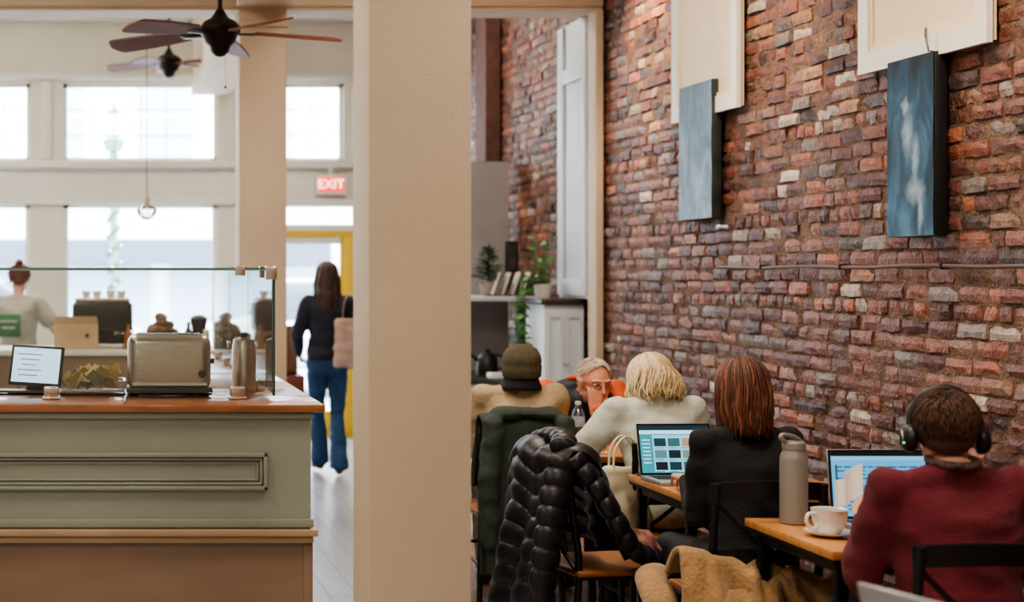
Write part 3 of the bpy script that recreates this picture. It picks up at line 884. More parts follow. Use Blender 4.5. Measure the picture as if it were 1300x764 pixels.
b.lathe([(0, 0), (.03, 0), (.033, .01), (.033, .07), (.031, .075), (.033, .08), (.033, .13), (.026, .155), (.013, .175), (.013, .185)], PET, seg=30)
b.lathe([(.0335, .075), (.0335, .125)], M("bottle_label", (120, 150, 200), .4, col2=(215, 225, 235), vscale=30), seg=30)
b.lathe([(.0, .183), (.015, .183), (.015, .2), (0, .201)], WHITEP, seg=24)
b.finish("water_bottle", (2.385, 7.9, .751))
b = B()
b.box((0, 0, .004), (.13, .09, .008), PAPER, bevel=.002); b.sph((.02, 0, .025), (.05, .03, .02), M("sandwich", (196, 160, 110), .7, var=.2, vscale=30), sub=3)
b.finish("snack_plate", (2.30, 7.4, .751))
b = B(); b.box((0, 0, .005), (.12, .08, .01), M("phone", (40, 42, 48), .2), bevel=.003); b.box((.05, .06, .02), (.08, .05, .04), PAPER, rot=(0, 0, .5), bevel=.004)
b.finish("phone_and_tissues", (2.29, 6.55, .751))

# ------------------------------------------------------------------ people
def ik(S, W, a, b_, pole):
    S, W = V(S), V(W); d_ = W - S; L = d_.length
    if L > (a + b_) * .995:
        W = S + d_.normalized() * (a + b_) * .995; d_ = W - S; L = d_.length
    x = (a * a - b_ * b_ + L * L) / (2 * L); h = math.sqrt(max(0, a * a - x * x))
    n = d_.normalized(); p = V(pole); p = (p - n * p.dot(n)).normalized()
    return S + n * x + p * h, W

def hand(b, W, d_, nrm, side, skin, curl=25, sc=1.0):
    W = V(W); d_ = V(d_).normalized(); n = V(nrm); n = (n - d_ * n.dot(d_)).normalized(); s = d_.cross(n) * side
    P = lambda a, c, e: W + (d_ * a + s * c + n * e) * sc
    parts = [([E(P(-.03, 0, 0), .021 * sc), E(P(.012, .018, 0), .015 * sc), E(P(.012, -.018, 0), .015 * sc)], skin),
             ([E(P(.012, .018, 0), .015 * sc), E(P(.012, -.018, 0), .015 * sc), E(P(.085, .033, 0), .011 * sc), E(P(.082, -.033, 0), .010 * sc)], skin)]
    for i, (off, L, r) in enumerate([(.031, .072, .0088), (.0105, .08, .009), (-.0105, .074, .0086), (-.031, .058, .0078)]):
        p = P(.085 - .004 * abs(i - 1), off, 0); a = math.radians(curl * .6 + 4 * i)
        for k_, fr in enumerate((.45, .32, .23)):
            q = p + (d_ * math.cos(a) + n * math.sin(a) + s * (.05 * (1.5 - i))) * L * fr * sc
            parts.append(([E(p, r * (1 - .1 * k_) * sc), E(q, r * (.9 - .1 * k_) * sc)], skin))
            p = q; a += math.radians(curl)
    p = P(.02, .024, .004); q = P(.052, .055, .012); r_ = P(.082, .066, .022)
    parts += [([E(p, .0135 * sc), E(q, .0105 * sc)], skin), ([E(q, .0105 * sc), E(r_, .0082 * sc)], skin)]
    b.blob(parts, .0035 * sc, smooth=2)

EYEW = M("eye_white", (225, 220, 214), .2); IRIS = M("iris", (60, 48, 36), .2)
def head(b, X, skin, lips, brow=None, fine=.0045):
    parts = [([E((0, -.012, .032), (.075, .093, .086))], skin),
             ([E((0, .02, .03), (.066, .066, .062)), E((0, .03, -.03), (.056, .055, .05))], skin),
             ([E((0, .03, -.03), (.055, .055, .045)), E((0, .062, -.094), (.022, .02, .017))], skin),
             ([E((-.043, .005, -.045), (.018, .025, .022)), E((-.012, .062, -.092), (.016, .018, .015))], skin),
             ([E((.043, .005, -.045), (.018, .025, .022)), E((.012, .062, -.092), (.016, .018, .015))], skin),
             ([E((0, .086, .022), (.007, .008, .01)), E((0, .108, -.02), (.0095, .010, .009))], skin),
             ([E((-.012, .096, -.024), .0075), E((.012, .096, -.024), .0075)], skin),
             ([E((-.042, .066, .034), (.012, .012, .008)), E((-.012, .084, .034), (.010, .008, .007))], skin),
             ([E((.042, .066, .034), (.012, .012, .008)), E((.012, .084, .034), (.010, .008, .007))], skin),
             ([E((-.034, .063, -.022), (.02, .018, .018))], skin), ([E((.034, .063, -.022), (.02, .018, .018))], skin),
             ([E((-.018, .083, -.054), (.006, .006, .004)), E((0, .092, -.052), (.008, .006, .005)), E((.018, .083, -.054), (.006, .006, .004))], lips),
             ([E((-.014, .083, -.062), (.006, .006, .004)), E((0, .09, -.064), (.009, .006, .006)), E((.014, .083, -.062), (.006, .006, .004))], lips)]
    for sx in (-1, 1):
        parts.append(([E((sx * .076, -.004, .018), (.006, .016, .013)), E((sx * .084, -.014, .022), (.005, .014, .012))], skin))
        parts.append(([E((sx * .075, .0, -.022), (.006, .009, .01)), E((sx * .08, -.008, .01), (.006, .016, .02))], skin))
    b.blob(parts, fine, smooth=2, X=X)
    for sx in (-1, 1):
        b.sph((sx * .031, .0745, .012), (.0125, .012, .0095), EYEW, X=X); b.sph((sx * .031, .0845, .012), (.0052, .003, .0052), IRIS, sub=2, X=X)
        b.tube([(sx * .044, .073, .012), (sx * .031, .0875, .0205), (sx * .018, .078, .012)], .0028, skin, smooth_path=4, seg=6, X=X)
        if brow: b.tube([(sx * .05, .072, .034), (sx * .034, .087, .041), (sx * .016, .091, .036)], .0035, brow, smooth_path=4, seg=6, X=X)

def hair_long(b, X, mat, zend, n=170, wave=.006, seed=1, open_=62, r=.0075, outw=0.0, mat2=None, vol=1.0):
    R = random.Random(seed)
    base = [([E((0, -.02, .045), (.083 * vol, .093 * vol, .086 * vol))], mat),
            ([E((0, -.035, .02), (.082 * vol, .075, .06)), E((0, -.045, zend + .045), (.078 * vol + outw, .05, .035))], mat)]
    b.blob(base, .008, smooth=3, X=X)
    for i in range(n):
        az = R.uniform(-180 + open_, 180 - open_); azr = math.radians(az)
        el = math.radians(R.uniform(35, 88)); k = R.uniform(1.0, 1.07) * vol
        pts = []
        ph = R.uniform(0, 6.28)
        Rx, Ry, Rz = .084 * k, .096 * k, .088 * k
        e = el
        while e > math.radians(-12):
            ce, se = math.cos(e), math.sin(e)
            pts.append(V((Rx * ce * math.sin(azr), -.018 - Ry * ce * math.cos(azr), .045 + Rz * se)))
            e -= math.radians(16)
        p = pts[-1].copy(); zt = zend + R.uniform(-.015, .03)
        s_ = 0
        while p.z > zt:
            s_ += 1
            p = p + V((math.sin(azr) * outw * .25 + wave * math.sin(ph + s_ * 1.1), -math.cos(azr) * .001 + wave * .6 * math.cos(ph + s_ * 1.3), -.026))
            if p.z < zt + .05: p += V((-math.sin(azr) * .004, .003, 0))
            pts.append(p.copy())
        rr = [r * (.5 + .6 * math.sin(math.pi * min(1, (j + .6) / len(pts)))) for j in range(len(pts))]; rr[-1] = r * .2
        b.tube(pts, rr, mat2 if (mat2 and R.random() < .35) else mat, seg=5, flat=.5, X=X)

def hair_short(b, X, mat, n=420, l=.03, seed=2, elmin=-15, front=48, r=.0045, mat2=None, base=True, lift=.25, mess=.5):
    R = random.Random(seed)
    if base:
        b.blob([([E((0, -.02, .042), (.0805, .092, .087))], mat), ([E((0, -.045, -.01), (.066, .052, .045))], mat)], .008, smooth=2, X=X)
    C = V((0, -.02, .044))
    for i in range(n):
        az = math.radians(R.uniform(-180, 180))
        lo = elmin if abs(math.degrees(az)) < 110 else (20 + (abs(math.degrees(az)) - 110) / 70 * (front - 20))
        se = R.uniform(math.sin(math.radians(lo)), 1); e = math.asin(se); ce = math.cos(e)
        nrm = V((ce * math.sin(az), -ce * math.cos(az), se)).normalized()
        p = C + V((.0815 * nrm.x, .0935 * nrm.y, .0885 * nrm.z))
        sw = .5 * noise.noise(nrm * 3.1 + V((seed, 0, 0)))
        down = V((nrm.x * .6 + sw, nrm.y * .6 + .3 * sw, -1)) + V((R.uniform(-mess, mess), R.uniform(-mess, mess), R.uniform(-mess, mess)))
        tg = (down - nrm * down.dot(nrm)).normalized()
        L = l * R.uniform(.6, 1.2)
        pts = [p, p + nrm * L * lift * .8 + tg * L * .35, p + nrm * L * lift + tg * L * .75, p + nrm * L * lift * .35 + tg * L * 1.1]
        b.tube(pts, [r, r * 1.1, r * .8, r * .15], mat2 if (mat2 and R.random() < .35) else mat, seg=4, X=X, flat=.6)

def headX(H, yaw=0, pitch=0, roll=0):
    return Matrix.Translation(V(H)) @ Euler((math.radians(-pitch), math.radians(roll), math.radians(yaw))).to_matrix().to_4x4()

def person_seated(name, loc, yaw, top, pants, skin, shoe, lips, H, hyaw, hpitch, lhand, rhand, lean=.06, wid=1.0,
                  cloth=.0, side=0.0, hand_n=((0, 0, -1), (0, 0, -1)), hand_d=((.2, 1, 0), (-.2, 1, 0)), curl=25, extra=None, brow=None, hroll=0, feet=.34,
                  polel=(-.35, -.5, -1), poler=(.35, -.5, -1), collar=None, torso=None, wr=.009, shz=.985, collar_r=.012):
    b = B(); c = cloth; w = wid; torso = torso or top
    sh = V((side, lean, shz))
    ch = V((side * .8, lean * .75 - .005, .87)); wa = V((side * .4, lean * .3 - .01, .70)); pe = V((0, 0, .565))
    SL = sh + V((-.165 * w, 0, -.01)); SR = sh + V((.165 * w, 0, -.01))
    nb = sh + V((0, -.005, .05)); H = V(H)
    nt = H + V((0, -.025, -.07))
    parts = [([E(pe, (.165 * w + c, .13 + c, .105)), E(wa, (.14 * w + c, .11 + c, .09))], torso),
             ([E(wa, (.14 * w + c, .11 + c, .09)), E(ch, (.16 * w + c, .12 + c, .10))], torso),
             ([E(ch, (.158 * w + c, .118 + c, .10)), E(SL + V((.035, 0, -.02)), (.055 + c, .065 + c, .055)), E(SR + V((-.035, 0, -.02)), (.055 + c, .065 + c, .055))], torso),
             ([E(SL + V((.03, -.01, .0)), .044 + c * .6), E(nb, (.062, .058, .035))], torso), ([E(SR + V((-.03, -.01, .0)), .044 + c * .6), E(nb, (.062, .058, .035))], torso),
             ([E(nb + V((0, 0, .015)), (.052, .055, .03)), E(nt, (.05, .055, .03))], skin)]
    for (S, Wt, pole, hn, hd, sd) in ((SL, lhand, polel, hand_n[0], hand_d[0], -1), (SR, rhand, poler, hand_n[1], hand_d[1], 1)):
        El, Wr = ik(S, Wt, .285, .25, pole)
        parts.append(([E(S, .054 + c), E(S.lerp(El, .5), .048 + c), E(El, .041 + c)], top))
        fa = (Wr - El).normalized()
        parts.append(([E(El, .041 + c), E(El.lerp(Wr, .4), .040 + c), E(Wr - fa * .015, .029 + c * .6)], top))
        parts.append(([E(Wr - fa * .03, .025), E(Wr + fa * .01, (.023, .023, .023))], skin))
        hand(b, Wr + fa * .01, hd, hn, sd, skin, curl)
    for sx in (-1, 1):
        hip = V((sx * .095 * w, .03, .535)); kn = V((sx * .13 * w, .44, .52)); an = V((sx * .13 * w, feet, .10))
        parts.append(([E(hip, (.092, .10, .085)), E(hip.lerp(kn, .5), (.08, .08, .075)), E(kn, .064)], pants))
        parts.append(([E(kn, .062), E(kn.lerp(an, .35), .06), E(an, .045)], pants))
        parts.append(([E(an + V((0, -.02, -.055)), (.035, .04, .042)), E(an + V((0, .13, -.07)), (.042, .06, .028))], shoe))
    b.blob(parts, .0095, smooth=5, wr=wr, wmats=[top, pants, torso], wscale=8)
    X = headX(H, hyaw, hpitch, hroll)
    head(b, X, skin, lips, brow)
    if collar:
        b.tube([nb + V((.064 * math.cos(a), .06 * math.sin(a) - .003, .025 + .008 * math.sin(a))) for a in [i * math.pi / 10 for i in range(21)]], collar_r, collar, seg=8)
    if extra: extra(b, X)
    return b.finish(name, loc, yaw, sharp=180)

SK1 = M("skin_light", (214, 164, 140), .5, var=.05, vscale=30); SK2 = M("skin_ruddy", (208, 146, 120), .5, var=.08, vscale=25); SK3 = M("skin_mid", (196, 146, 120), .5, var=.05, vscale=25)
LIP = M("lips", (170, 96, 86), .4)
SHOE = M("shoe_leather", (60, 42, 34), .4)
JEANS = M("denim", (44, 60, 88), .8, var=.15, vscale=20, bump=.2, bscale=300)
DKP = M("dark_trousers", (30, 30, 36), .8, var=.1)
KHAKI = M("khaki_trousers", (120, 104, 84), .8, var=.1)
MAROON = M("maroon_knit", (104, 26, 40), .9, var=.15, vscale=14, bump=.6, bscale=160, stretch=(1, 1, 2.5), sheen=.05)
BLKK = M("black_knit", (18, 16, 20), .85, var=.2, vscale=12, bump=.3, bscale=120)
MINT = M("pale_mint_knit", (196, 200, 188), .85, var=.06, vscale=10, bump=.3, bscale=140, sheen=.1)
ORANGE = M("orange_jacket", (212, 92, 44), .65, var=.1, vscale=10, bump=.2)
NAVYV = M("navy_vest", (36, 42, 54), .6, var=.15, vscale=10)
TANJ = M("tan_jacket", (172, 150, 120), .75, var=.14, vscale=9, bump=.3, bscale=60)
HBR = M("hair_brown", (76, 50, 38), .6, var=.3, vscale=30); HBR2 = M("hair_brown_light", (98, 66, 50), .6, var=.2, vscale=30)
HAU = M("hair_auburn", (80, 44, 29), .5, var=.35, vscale=24, stretch=(1, 1, .15)); HAU2 = M("hair_auburn_light", (122, 74, 50), .5, var=.25, vscale=24)
HBL = M("hair_blonde", (204, 178, 134), .5, var=.2, vscale=24); HBL2 = M("hair_blonde_light", (236, 218, 182), .5, var=.1, vscale=24)
HGR = M("hair_grey_sandy", (206, 184, 162), .6, var=.15, vscale=30); HGW = M("hair_white", (222, 216, 208), .6, var=.1, vscale=30)
HDK = M("hair_dark", (40, 28, 24), .45, var=.3, vscale=24); HRED = M("hair_redbrown", (92, 40, 30), .5, var=.3, vscale=24)

def ex1(b, X):
    hair_short(b, X, HBR, n=3000, l=.032, seed=5, mat2=HBR2, elmin=-38, r=.0021, lift=.13, mess=.22)
    pts = [(.088 * math.cos(a) * 1.04, -.0, .03 + .112 * math.sin(a)) for a in [math.pi * i / 14 for i in range(15)]]
    b.tube([(.094, 0, -.01)] + pts + [(-.094, 0, -.01)], .008, BLACKP, seg=10, flat=1.6, X=X)
    for sx in (-1, 1):
        Xc = X @ Matrix.Translation((sx * .090, 0, -.005)) @ Matrix.Rotation(sx * math.pi / 2, 4, 'Y')
        b.lathe([(0, -.012), (.03, -.012), (.040, -.008), (.043, 0), (.041, .012), (.034, .022), (.018, .028), (0, .029)], BLACKP, seg=28, X=Xc)
        b.lathe([(.02, .0265), (.022, .0275), (.024, .0255)], CHROME, seg=28, X=Xc)
    b.sph((-.114, -.026, -.02), .003, M("led_green", (40, 230, 110), .4, emit=3), sub=2, X=X)
    b.tube([(-.082, -.02, .012), (-.075, .07, .016), (-.03, .094, .016)], .0025, M("glasses_blue", (70, 110, 170), .3), X=X)
    b.tube([(.082, -.02, .012), (.075, .07, .016), (.03, .094, .016)], .0025, M("glasses_blue", (70, 110, 170), .3), X=X)
person_seated("man_wearing_headphones", (2.45, 4.50, 0), -2, MAROON, JEANS, SK1, SHOE, LIP, (-.005, .075, 1.12), -14, 8,
              (-.12, .33, .84), (.26, .38, .80), lean=.05, wid=1.06, cloth=.016, extra=ex1, collar=M("striped_collar", (120, 96, 88), .8, col2=(40, 30, 34), vscale=60), brow=HBR,
              hand_n=((.6, .2, -.2), (0, 0, -1)), hand_d=((.2, .8, .5), (-.1, 1, -.1)), curl=38, shz=.98, polel=(-.42, -.6, -1), poler=(.5, -.5, -1), wr=.012)
b = B()
b.grid(lambda u, v: (.05 * u - .01, .015 * math.sin(u * 3) + .01 * v, .10 * v + .035 * u), 10, 10, PAPER, thick=.001)
b.grid(lambda u, v: (-.008 - .03 * u, .015 * math.sin(u * 2.5) + .01 * v, .085 * v - .01 * u), 10, 10, PAPER, thick=.001)
b.finish("paper_booklet", (2.345, 4.95, .865), -20)

person_seated("woman_in_black_top", (2.36, 5.72, 0), 2, BLKK, DKP, SK1, SHOE, LIP, (-.01, .075, 1.15), 4, 8,
              (-.10, .34, .80), (.18, .38, .80), lean=.05, wid=.93, cloth=.006,
              extra=lambda b, X: hair_long(b, X, HAU, -.135, n=480, seed=4, mat2=HAU2, vol=1.03, wave=.004, r=.0042), brow=HBR, polel=(-.2, -.7, -1), wr=.011)

person_seated("woman_with_blonde_hair", (2.50, 6.95, 0), 4, MINT, DKP, SK1, SHOE, LIP, (-.01, .17, 1.085), 12, 26,
              (-.26, .40, .80), (.18, .38, .80), lean=.11, wid=1.02, cloth=.018, side=-.02,
              extra=lambda b, X: hair_long(b, X, HBL, -.08, n=440, seed=9, mat2=HBL2, vol=1.10, wave=.014, outw=.016, open_=50, r=.0045), brow=HBL, polel=(-.8, -.5, -.8), wr=.012)

def ex4(b, X):
    hair_short(b, X, HGR, n=700, l=.024, seed=8, mat2=HGW, base=False, elmin=-25, front=60, r=.0026, lift=.12, mess=.25)
    for sx in (-1, 1):
        b.tube([(sx * .031 + .017 * math.cos(a), .094, .008 + .014 * math.sin(a)) for a in [i * math.pi / 8 for i in range(17)]], .0014, BRONZE, seg=6, X=X)
        b.tube([(sx * .048, .092, .012), (sx * .08, .0, .018)], .0014, BRONZE, seg=6, X=X)
    b.tube([(-.014, .095, .01), (.014, .095, .01)], .0014, BRONZE, seg=6, X=X)
person_seated("man_in_orange_jacket", (2.50, 8.46, 0), 180, ORANGE, KHAKI, SK2, SHOE, LIP, (-.04, .33, 1.02), 10, 10,
              (-.02, .42, .90), (.28, .46, .80), lean=.22, wid=1.08, cloth=.024, extra=ex4, brow=HGW, torso=NAVYV,
              hand_n=((.0, -1, .2), (0, 0, -1)), hand_d=((-.1, -.1, 1), (-.2, 1, 0)), curl=45, collar=ORANGE, polel=(-1, .1, -1), poler=(1, -.1, -.6), shz=.97)

def ex5(b, X):
    CAP = M("olive_knit_cap", (98, 90, 70), .9, var=.12, vscale=20, bump=.8, bscale=120, stretch=(2.5, 2.5, .6))
    Xc = X @ Matrix.Translation((0, -.022, -.01)) @ Matrix.Rotation(math.radians(10), 4, 'X') @ Matrix.Scale(1.14, 4, (0, 1, 0))
    b.lathe([(.086, .0), (.093, .004), (.097, .055), (.092, .062), (.096, .075), (.092, .105), (.074, .138), (.04, .158), (.0, .164)], CAP, seg=44, X=Xc)
    hair_short(b, X, HGW, n=300, l=.02, seed=3, base=False, elmin=-35, front=89, r=.0026, lift=.15)
    DC = M("dark_collar", (26, 25, 28), .8)
    b.lathe([(.105, -.02), (.10, .0), (.085, .035), (.075, .045), (.06, .03)], DC, c=(0, .035, 1.04), seg=32)
person_seated("man_wearing_knit_cap", (2.06, 7.74, 0), -6, TANJ, KHAKI, SK2, SHOE, LIP, (.01, .06, 1.09), -10, 6,
              (-.16, .40, .80), (.10, .42, .80), lean=.05, wid=1.02, cloth=.022, extra=ex5, brow=HGW, wr=.010)

def person_standing(name, loc, yaw, top, pants, skin, shoe, lips, ht, larm, rarm, lfoot, rfoot, extra, flare=0.0, w=.93, short=False, hp=4, hy=0, c=.008, hem=.95):
    k = ht / 1.70; b = B()
    P = lambda x, y, z: V((x * k, y * k, z * k))
    sh = P(0, -.01, 1.375); pe = P(0, 0, .93); SL = sh + P(-.165 * w, 0, 0); SR = sh + P(.165 * w, 0, 0)
    H = P(0, .03, 1.565); nb = P(0, -.012, 1.425)
    parts = [([E(pe + P(0, 0, .03), (.155 * k + c, .115 * k + c, .10 * k)), E(P(0, 0, 1.12), (.128 * k + c, .10 * k + c, .09 * k))], top),
             ([E(P(0, 0, 1.12), (.128 * k + c, .10 * k + c, .09 * k)), E(P(0, 0, 1.27), (.15 * k + c, .11 * k + c, .10 * k))], top),
             ([E(P(0, 0, 1.27), (.15 * k + c, .11 * k + c, .10 * k)), E(SL + P(.03, 0, -.02), .05 * k + c), E(SR + P(-.03, 0, -.02), .05 * k + c)], top),
             ([E(SL + P(.03, 0, 0), .042 * k + c * .6), E(nb, (.05, .05, .03))], top), ([E(SR + P(-.03, 0, 0), .042 * k + c * .6), E(nb, (.05, .05, .03))], top),
             ([E(nb, (.048, .05, .03)), E(H + V((0, -.02, -.06)), (.046, .05, .03))], skin),
             ([E(P(0, 0, .93), (.158 * k, .12 * k, .10 * k)), E(P(0, 0, .86), (.16 * k, .115 * k, .08 * k))], pants)]
    for (S, Wt, sd) in ((SL, larm, -1), (SR, rarm, 1)):
        El, Wr = ik(S, P(*Wt), .28 * k, .245 * k, (sd * .5, -1, -.1)); fa = (Wr - El).normalized()
        am = skin if short else top; cc = 0 if short else c
        if short:
            md = S.lerp(El, .55); parts.append(([E(S, .05 * k + c), E(md, .052 * k + c)], top)); parts.append(([E(md, .043 * k), E(El, .038 * k)], skin))
        else:
            parts.append(([E(S, .05 * k + c), E(El, .04 * k + c)], top))
        parts.append(([E(El, .038 * k + cc), E(El.lerp(Wr, .35), .038 * k + cc), E(Wr, .026 * k + cc * .5)], am))
        hand(b, Wr, fa * 1 + V((0, .1, -.1)), (-sd, .2, 0), sd, skin, 30)
    for (ft, sx) in ((lfoot, -1), (rfoot, 1)):
        hip = P(sx * .085, 0, .88); an = P(*ft)
        kn, an = ik(hip, an, .41 * k, .40 * k, (0, 1, 0))
        parts.append(([E(hip, (.088 * k, .095 * k, .08 * k)), E(hip.lerp(kn, .5), .074 * k), E(kn, .056 * k)], pants))
        parts.append(([E(kn, .055 * k), E(kn.lerp(an, .35), .056 * k + flare * .3), E(an + V((0, -.01, -.01)), (.046 + flare, .05 + flare, .03))], pants))
        parts.append(([E(an + V((0, -.02, -.04)), (.033, .038, .035)), E(an + V((sx * .02, .12, -.055)), (.04, .055, .024))], shoe))
    b.blob(parts, .0095, smooth=4, wr=.008, wmats=[top, pants])
    X = headX(H, hy, hp); head(b, X, skin, lips, None, .0055)
    extra(b, X)
    return b.finish(name, loc, yaw, sharp=180)
NAVYJ = M("navy_jacket", (24, 28, 46), .75, var=.15, vscale=10)
JBLUE = M("blue_jeans", (30, 66, 104), .8, var=.2, vscale=14, bump=.2, bscale=200)
person_standing("woman_walking", (1.77, 12.4, 0), 0, NAVYJ, JBLUE, SK3, M("brown_shoe", (84, 50, 34), .4), LIP, 1.68,
                (-.20, .20, .97), (.23, .12, .95), (-.03, .20, .085), (.075, -.12, .095),
                lambda b, X: hair_long(b, X, HDK, -.30, n=170, seed=14, mat2=HBR, wave=.006, outw=.01), flare=.028, c=.016)
b = B()
TOTE = M("tote_canvas", (178, 154, 142), .85, var=.08, vscale=10)
b.blob([([E((-.10, 0, .02), (.03, .035, .03)), E((.10, 0, .02), (.03, .035, .03)), E((-.105, 0, .36), (.015, .02, .02)), E((.105, 0, .36), (.015, .02, .02))], TOTE)], .01, smooth=3, wr=.01)
for y in (-.015, .015): b.tube([(-.06, y, .36), (-.05, y, .48), (-.02, y + .0, .56), (.02, y, .56), (.05, y, .48), (.06, y, .36)], .009, TOTE, smooth_path=4, flat=.4)
b.finish("tote_bag", (1.92, 12.20, .86), -8)

TEE = M("grey_tshirt", (168, 166, 156), .85, var=.08, vscale=10, bump=.2)
GRN = M("green_print", (52, 118, 86), .7)
def exb(b, X):
    hair_short(b, X, HRED, n=400, l=.026, seed=31, elmin=-30)
    b.sph((0, -.085, .12), (.035, .035, .032), HRED, X=X)
    b.tube([(.086 * math.sin(a), -.02 - .098 * math.cos(a), .05 + .02 * math.cos(a)) for a in [i * math.pi / 8 for i in range(17)]], .011, M("headband_red", (120, 44, 40), .7), seg=8, X=X)
    b.box((-.04, -.137, 1.17), (.20, .004, .18), GRN, bevel=.001); b.box((-.04, -.141, 1.20), (.14, .003, .02), TEE); b.box((-.04, -.141, 1.15), (.11, .003, .02), TEE)
person_standing("barista", (-.68, 12.75, 0), -14, TEE, DKP, SK1, SHOE, LIP, 1.66, (-.25, .33, 1.10), (.34, .22, 1.0), (-.1, .02, .085), (.1, .0, .085), exb, short=True, c=.024, hp=22, hy=14, w=1.05)

# ------------------------------------------------------------------ garments
PUFF = M("black_puffer_nylon", (22, 20, 27), .42, var=.25, vscale=8, bump=.12, bscale=26)
b = B()
# sheet of quilted cloth folded over the chair back (local: chair back along X, -Y behind the chair)
def quilt(d, u):
    ph = (d / .085 + .25 * math.sin(u * 7)) % 1.0
    return .020 * math.sqrt(max(0, math.sin(math.pi * ph)))
def pufffn(u, v):
    back, front, w = .42, .74, .44
    s_ = v * (front + back)
    if s_ < back: dz = back - s_; sg = 1
    else: dz = s_ - back; sg = -1
    lean_ = (.045 + .34 * dz if sg > 0 else .045 + .13 * dz)
    rr = min(1, dz / .06)
    yy = sg * (lean_ * math.sin(rr * math.pi / 2))
    k_ = min(1, dz / .3)
    q = quilt(dz + .02 * u, u) + .022 * k_ * math.sin(u * 13 + 2 * sg + dz * 3) + .02 * noise.noise(V((u * 5, dz * 6, 3.3 + sg)))
    x = (u - .5) * w * (1 + .15 * k_ * dz) + .015 * math.sin(dz * 8 + sg)
    z = .915 - dz * (.98 if sg < 0 else .93) + .012 * math.sin(u * 9) - .03 * (2 * u - 1) ** 2
    ed = 1 - (2 * abs(u - .5)) ** 6
    return (x, yy + sg * q * ed, z + (q * .8 if dz < .06 else 0))
b.grid(pufffn, 64, 120, PUFF, thick=.022)
def sleeve(path, r0, r1, n=70):
    P_ = [V(p) for p in path]; out = []; rad = []
    m = len(P_) - 1
    for i in range(n + 1):
        t_ = i / n * m; k_ = min(int(t_), m - 1); f = t_ - k_
        p0 = P_[max(k_ - 1, 0)]; p1 = P_[k_]; p2 = P_[k_ + 1]; p3 = P_[min(k_ + 2, m)]
        out.append(0.5 * ((2 * p1) + (p2 - p0) * f + (2 * p0 - 5 * p1 + 4 * p2 - p3) * f * f + (3 * p1 - p0 - 3 * p2 + p3) * f ** 3))
        rr = r0 + (r1 - r0) * i / n
        rad.append(rr * (.80 + .22 * math.sqrt(abs(math.sin(math.pi * i / 8.0)))) * (1 if i < n - 1 else .7))
    b.tube(out, rad, PUFF, seg=20, flat=.72)
# chair yaw -80: local -X edge -> far? local +X points to world (0.17,-0.98) i.e. toward the viewer
sleeve([(.21, -.02, .90), (.25, .05, .80), (.27, .13, .66), (.25, .22, .54), (.20, .33, .505)], .062, .045)
sleeve([(.20, -.05, .89), (.24, -.11, .72), (.25, -.15, .50), (.23, -.16, .28)], .066, .050)
sleeve([(-.16, .02, .93), (-.05, .03, .955), (.08, .01, .95), (.17, -.04, .93)], .045, .050, 48)
b.finish("puffer_coat", (1.765, 6.185, 0), -80, sharp=60)
b = B()
b.box((0, 0, .004), (.17, .12, .006), M("magazine_cover", (150, 110, 110), .4, col2=(60, 40, 50), vscale=18)); b.box((.01, .005, .009), (.15, .11, .004), PAPER)
b.box((.01, .005, .0125), (.15, .11, .003), M("magazine_photo", (180, 140, 120), .4, col2=(90, 50, 50), vscale=22))
b.finish("magazine", (2.06, 6.08, .56), rot=(math.radians(34), math.radians(8), .3))

def drape(name, cx, cy, top, front, back, w, mat, amp, seed, yaw=0, thick=.012, gap=.05, flare=.06, cut=None):
    b = B()
    tot = front + back
    def fn(u, v):
        s_ = v * tot; x = (u - .5) * w
        if s_ < back: dz = back - s_; yy = gap
        else: dz = s_ - back; yy = -gap
        if dz < .05: yy *= math.sin(dz / .05 * math.pi / 2)
        k_ = min(1, dz / .45)
        fold = amp * k_ * (math.sin(u * 19 + seed + dz * 2) + .6 * math.sin(u * 33 + seed * 2 - dz * 3)) + .012 * noise.noise(V((u * 4, dz * 5, seed)))
        x *= 1 + flare * k_ / .45 * dz
        return (x + .01 * math.sin(dz * 9 + seed), yy + (-1 if yy <= 0 else 1) * (abs(fold) + .02 * k_), top - dz - .02 * abs(u - .5) * 2 + .015 * noise.noise(V((u * 5, seed, 0))))
    b.grid(fn, 56, 60, mat, thick=thick)
    return b, fn
GRC = M("dark_green_coat", (50, 60, 54), .8, var=.2, vscale=8, bump=.25, bscale=90)
b, fn = drape("coat", 0, 0, .93, .74, .35, .44, GRC, .018, 1.3)
b.blob([([E((-.17, -.09, .88), .05), E((-.2, -.12, .6), .048), E((-.19, -.11, .33), .04)], GRC), ([E((.17, -.09, .88), .05), E((.19, -.12, .62), .045), E((.16, -.13, .4), .04)], GRC),
        ([E((-.12, -.04, .93), (.05, .06, .03)), E((.12, -.04, .93), (.05, .06, .03))], GRC)], .01, smooth=4, wr=.012, wscale=9)
b.finish("green_coat", (2.0, 7.50, 0), 3)
TANC = M("tan_fleece_coat", (160, 126, 86), .95, var=.2, vscale=16, bump=.5, bscale=60, sheen=.2)
b = B()
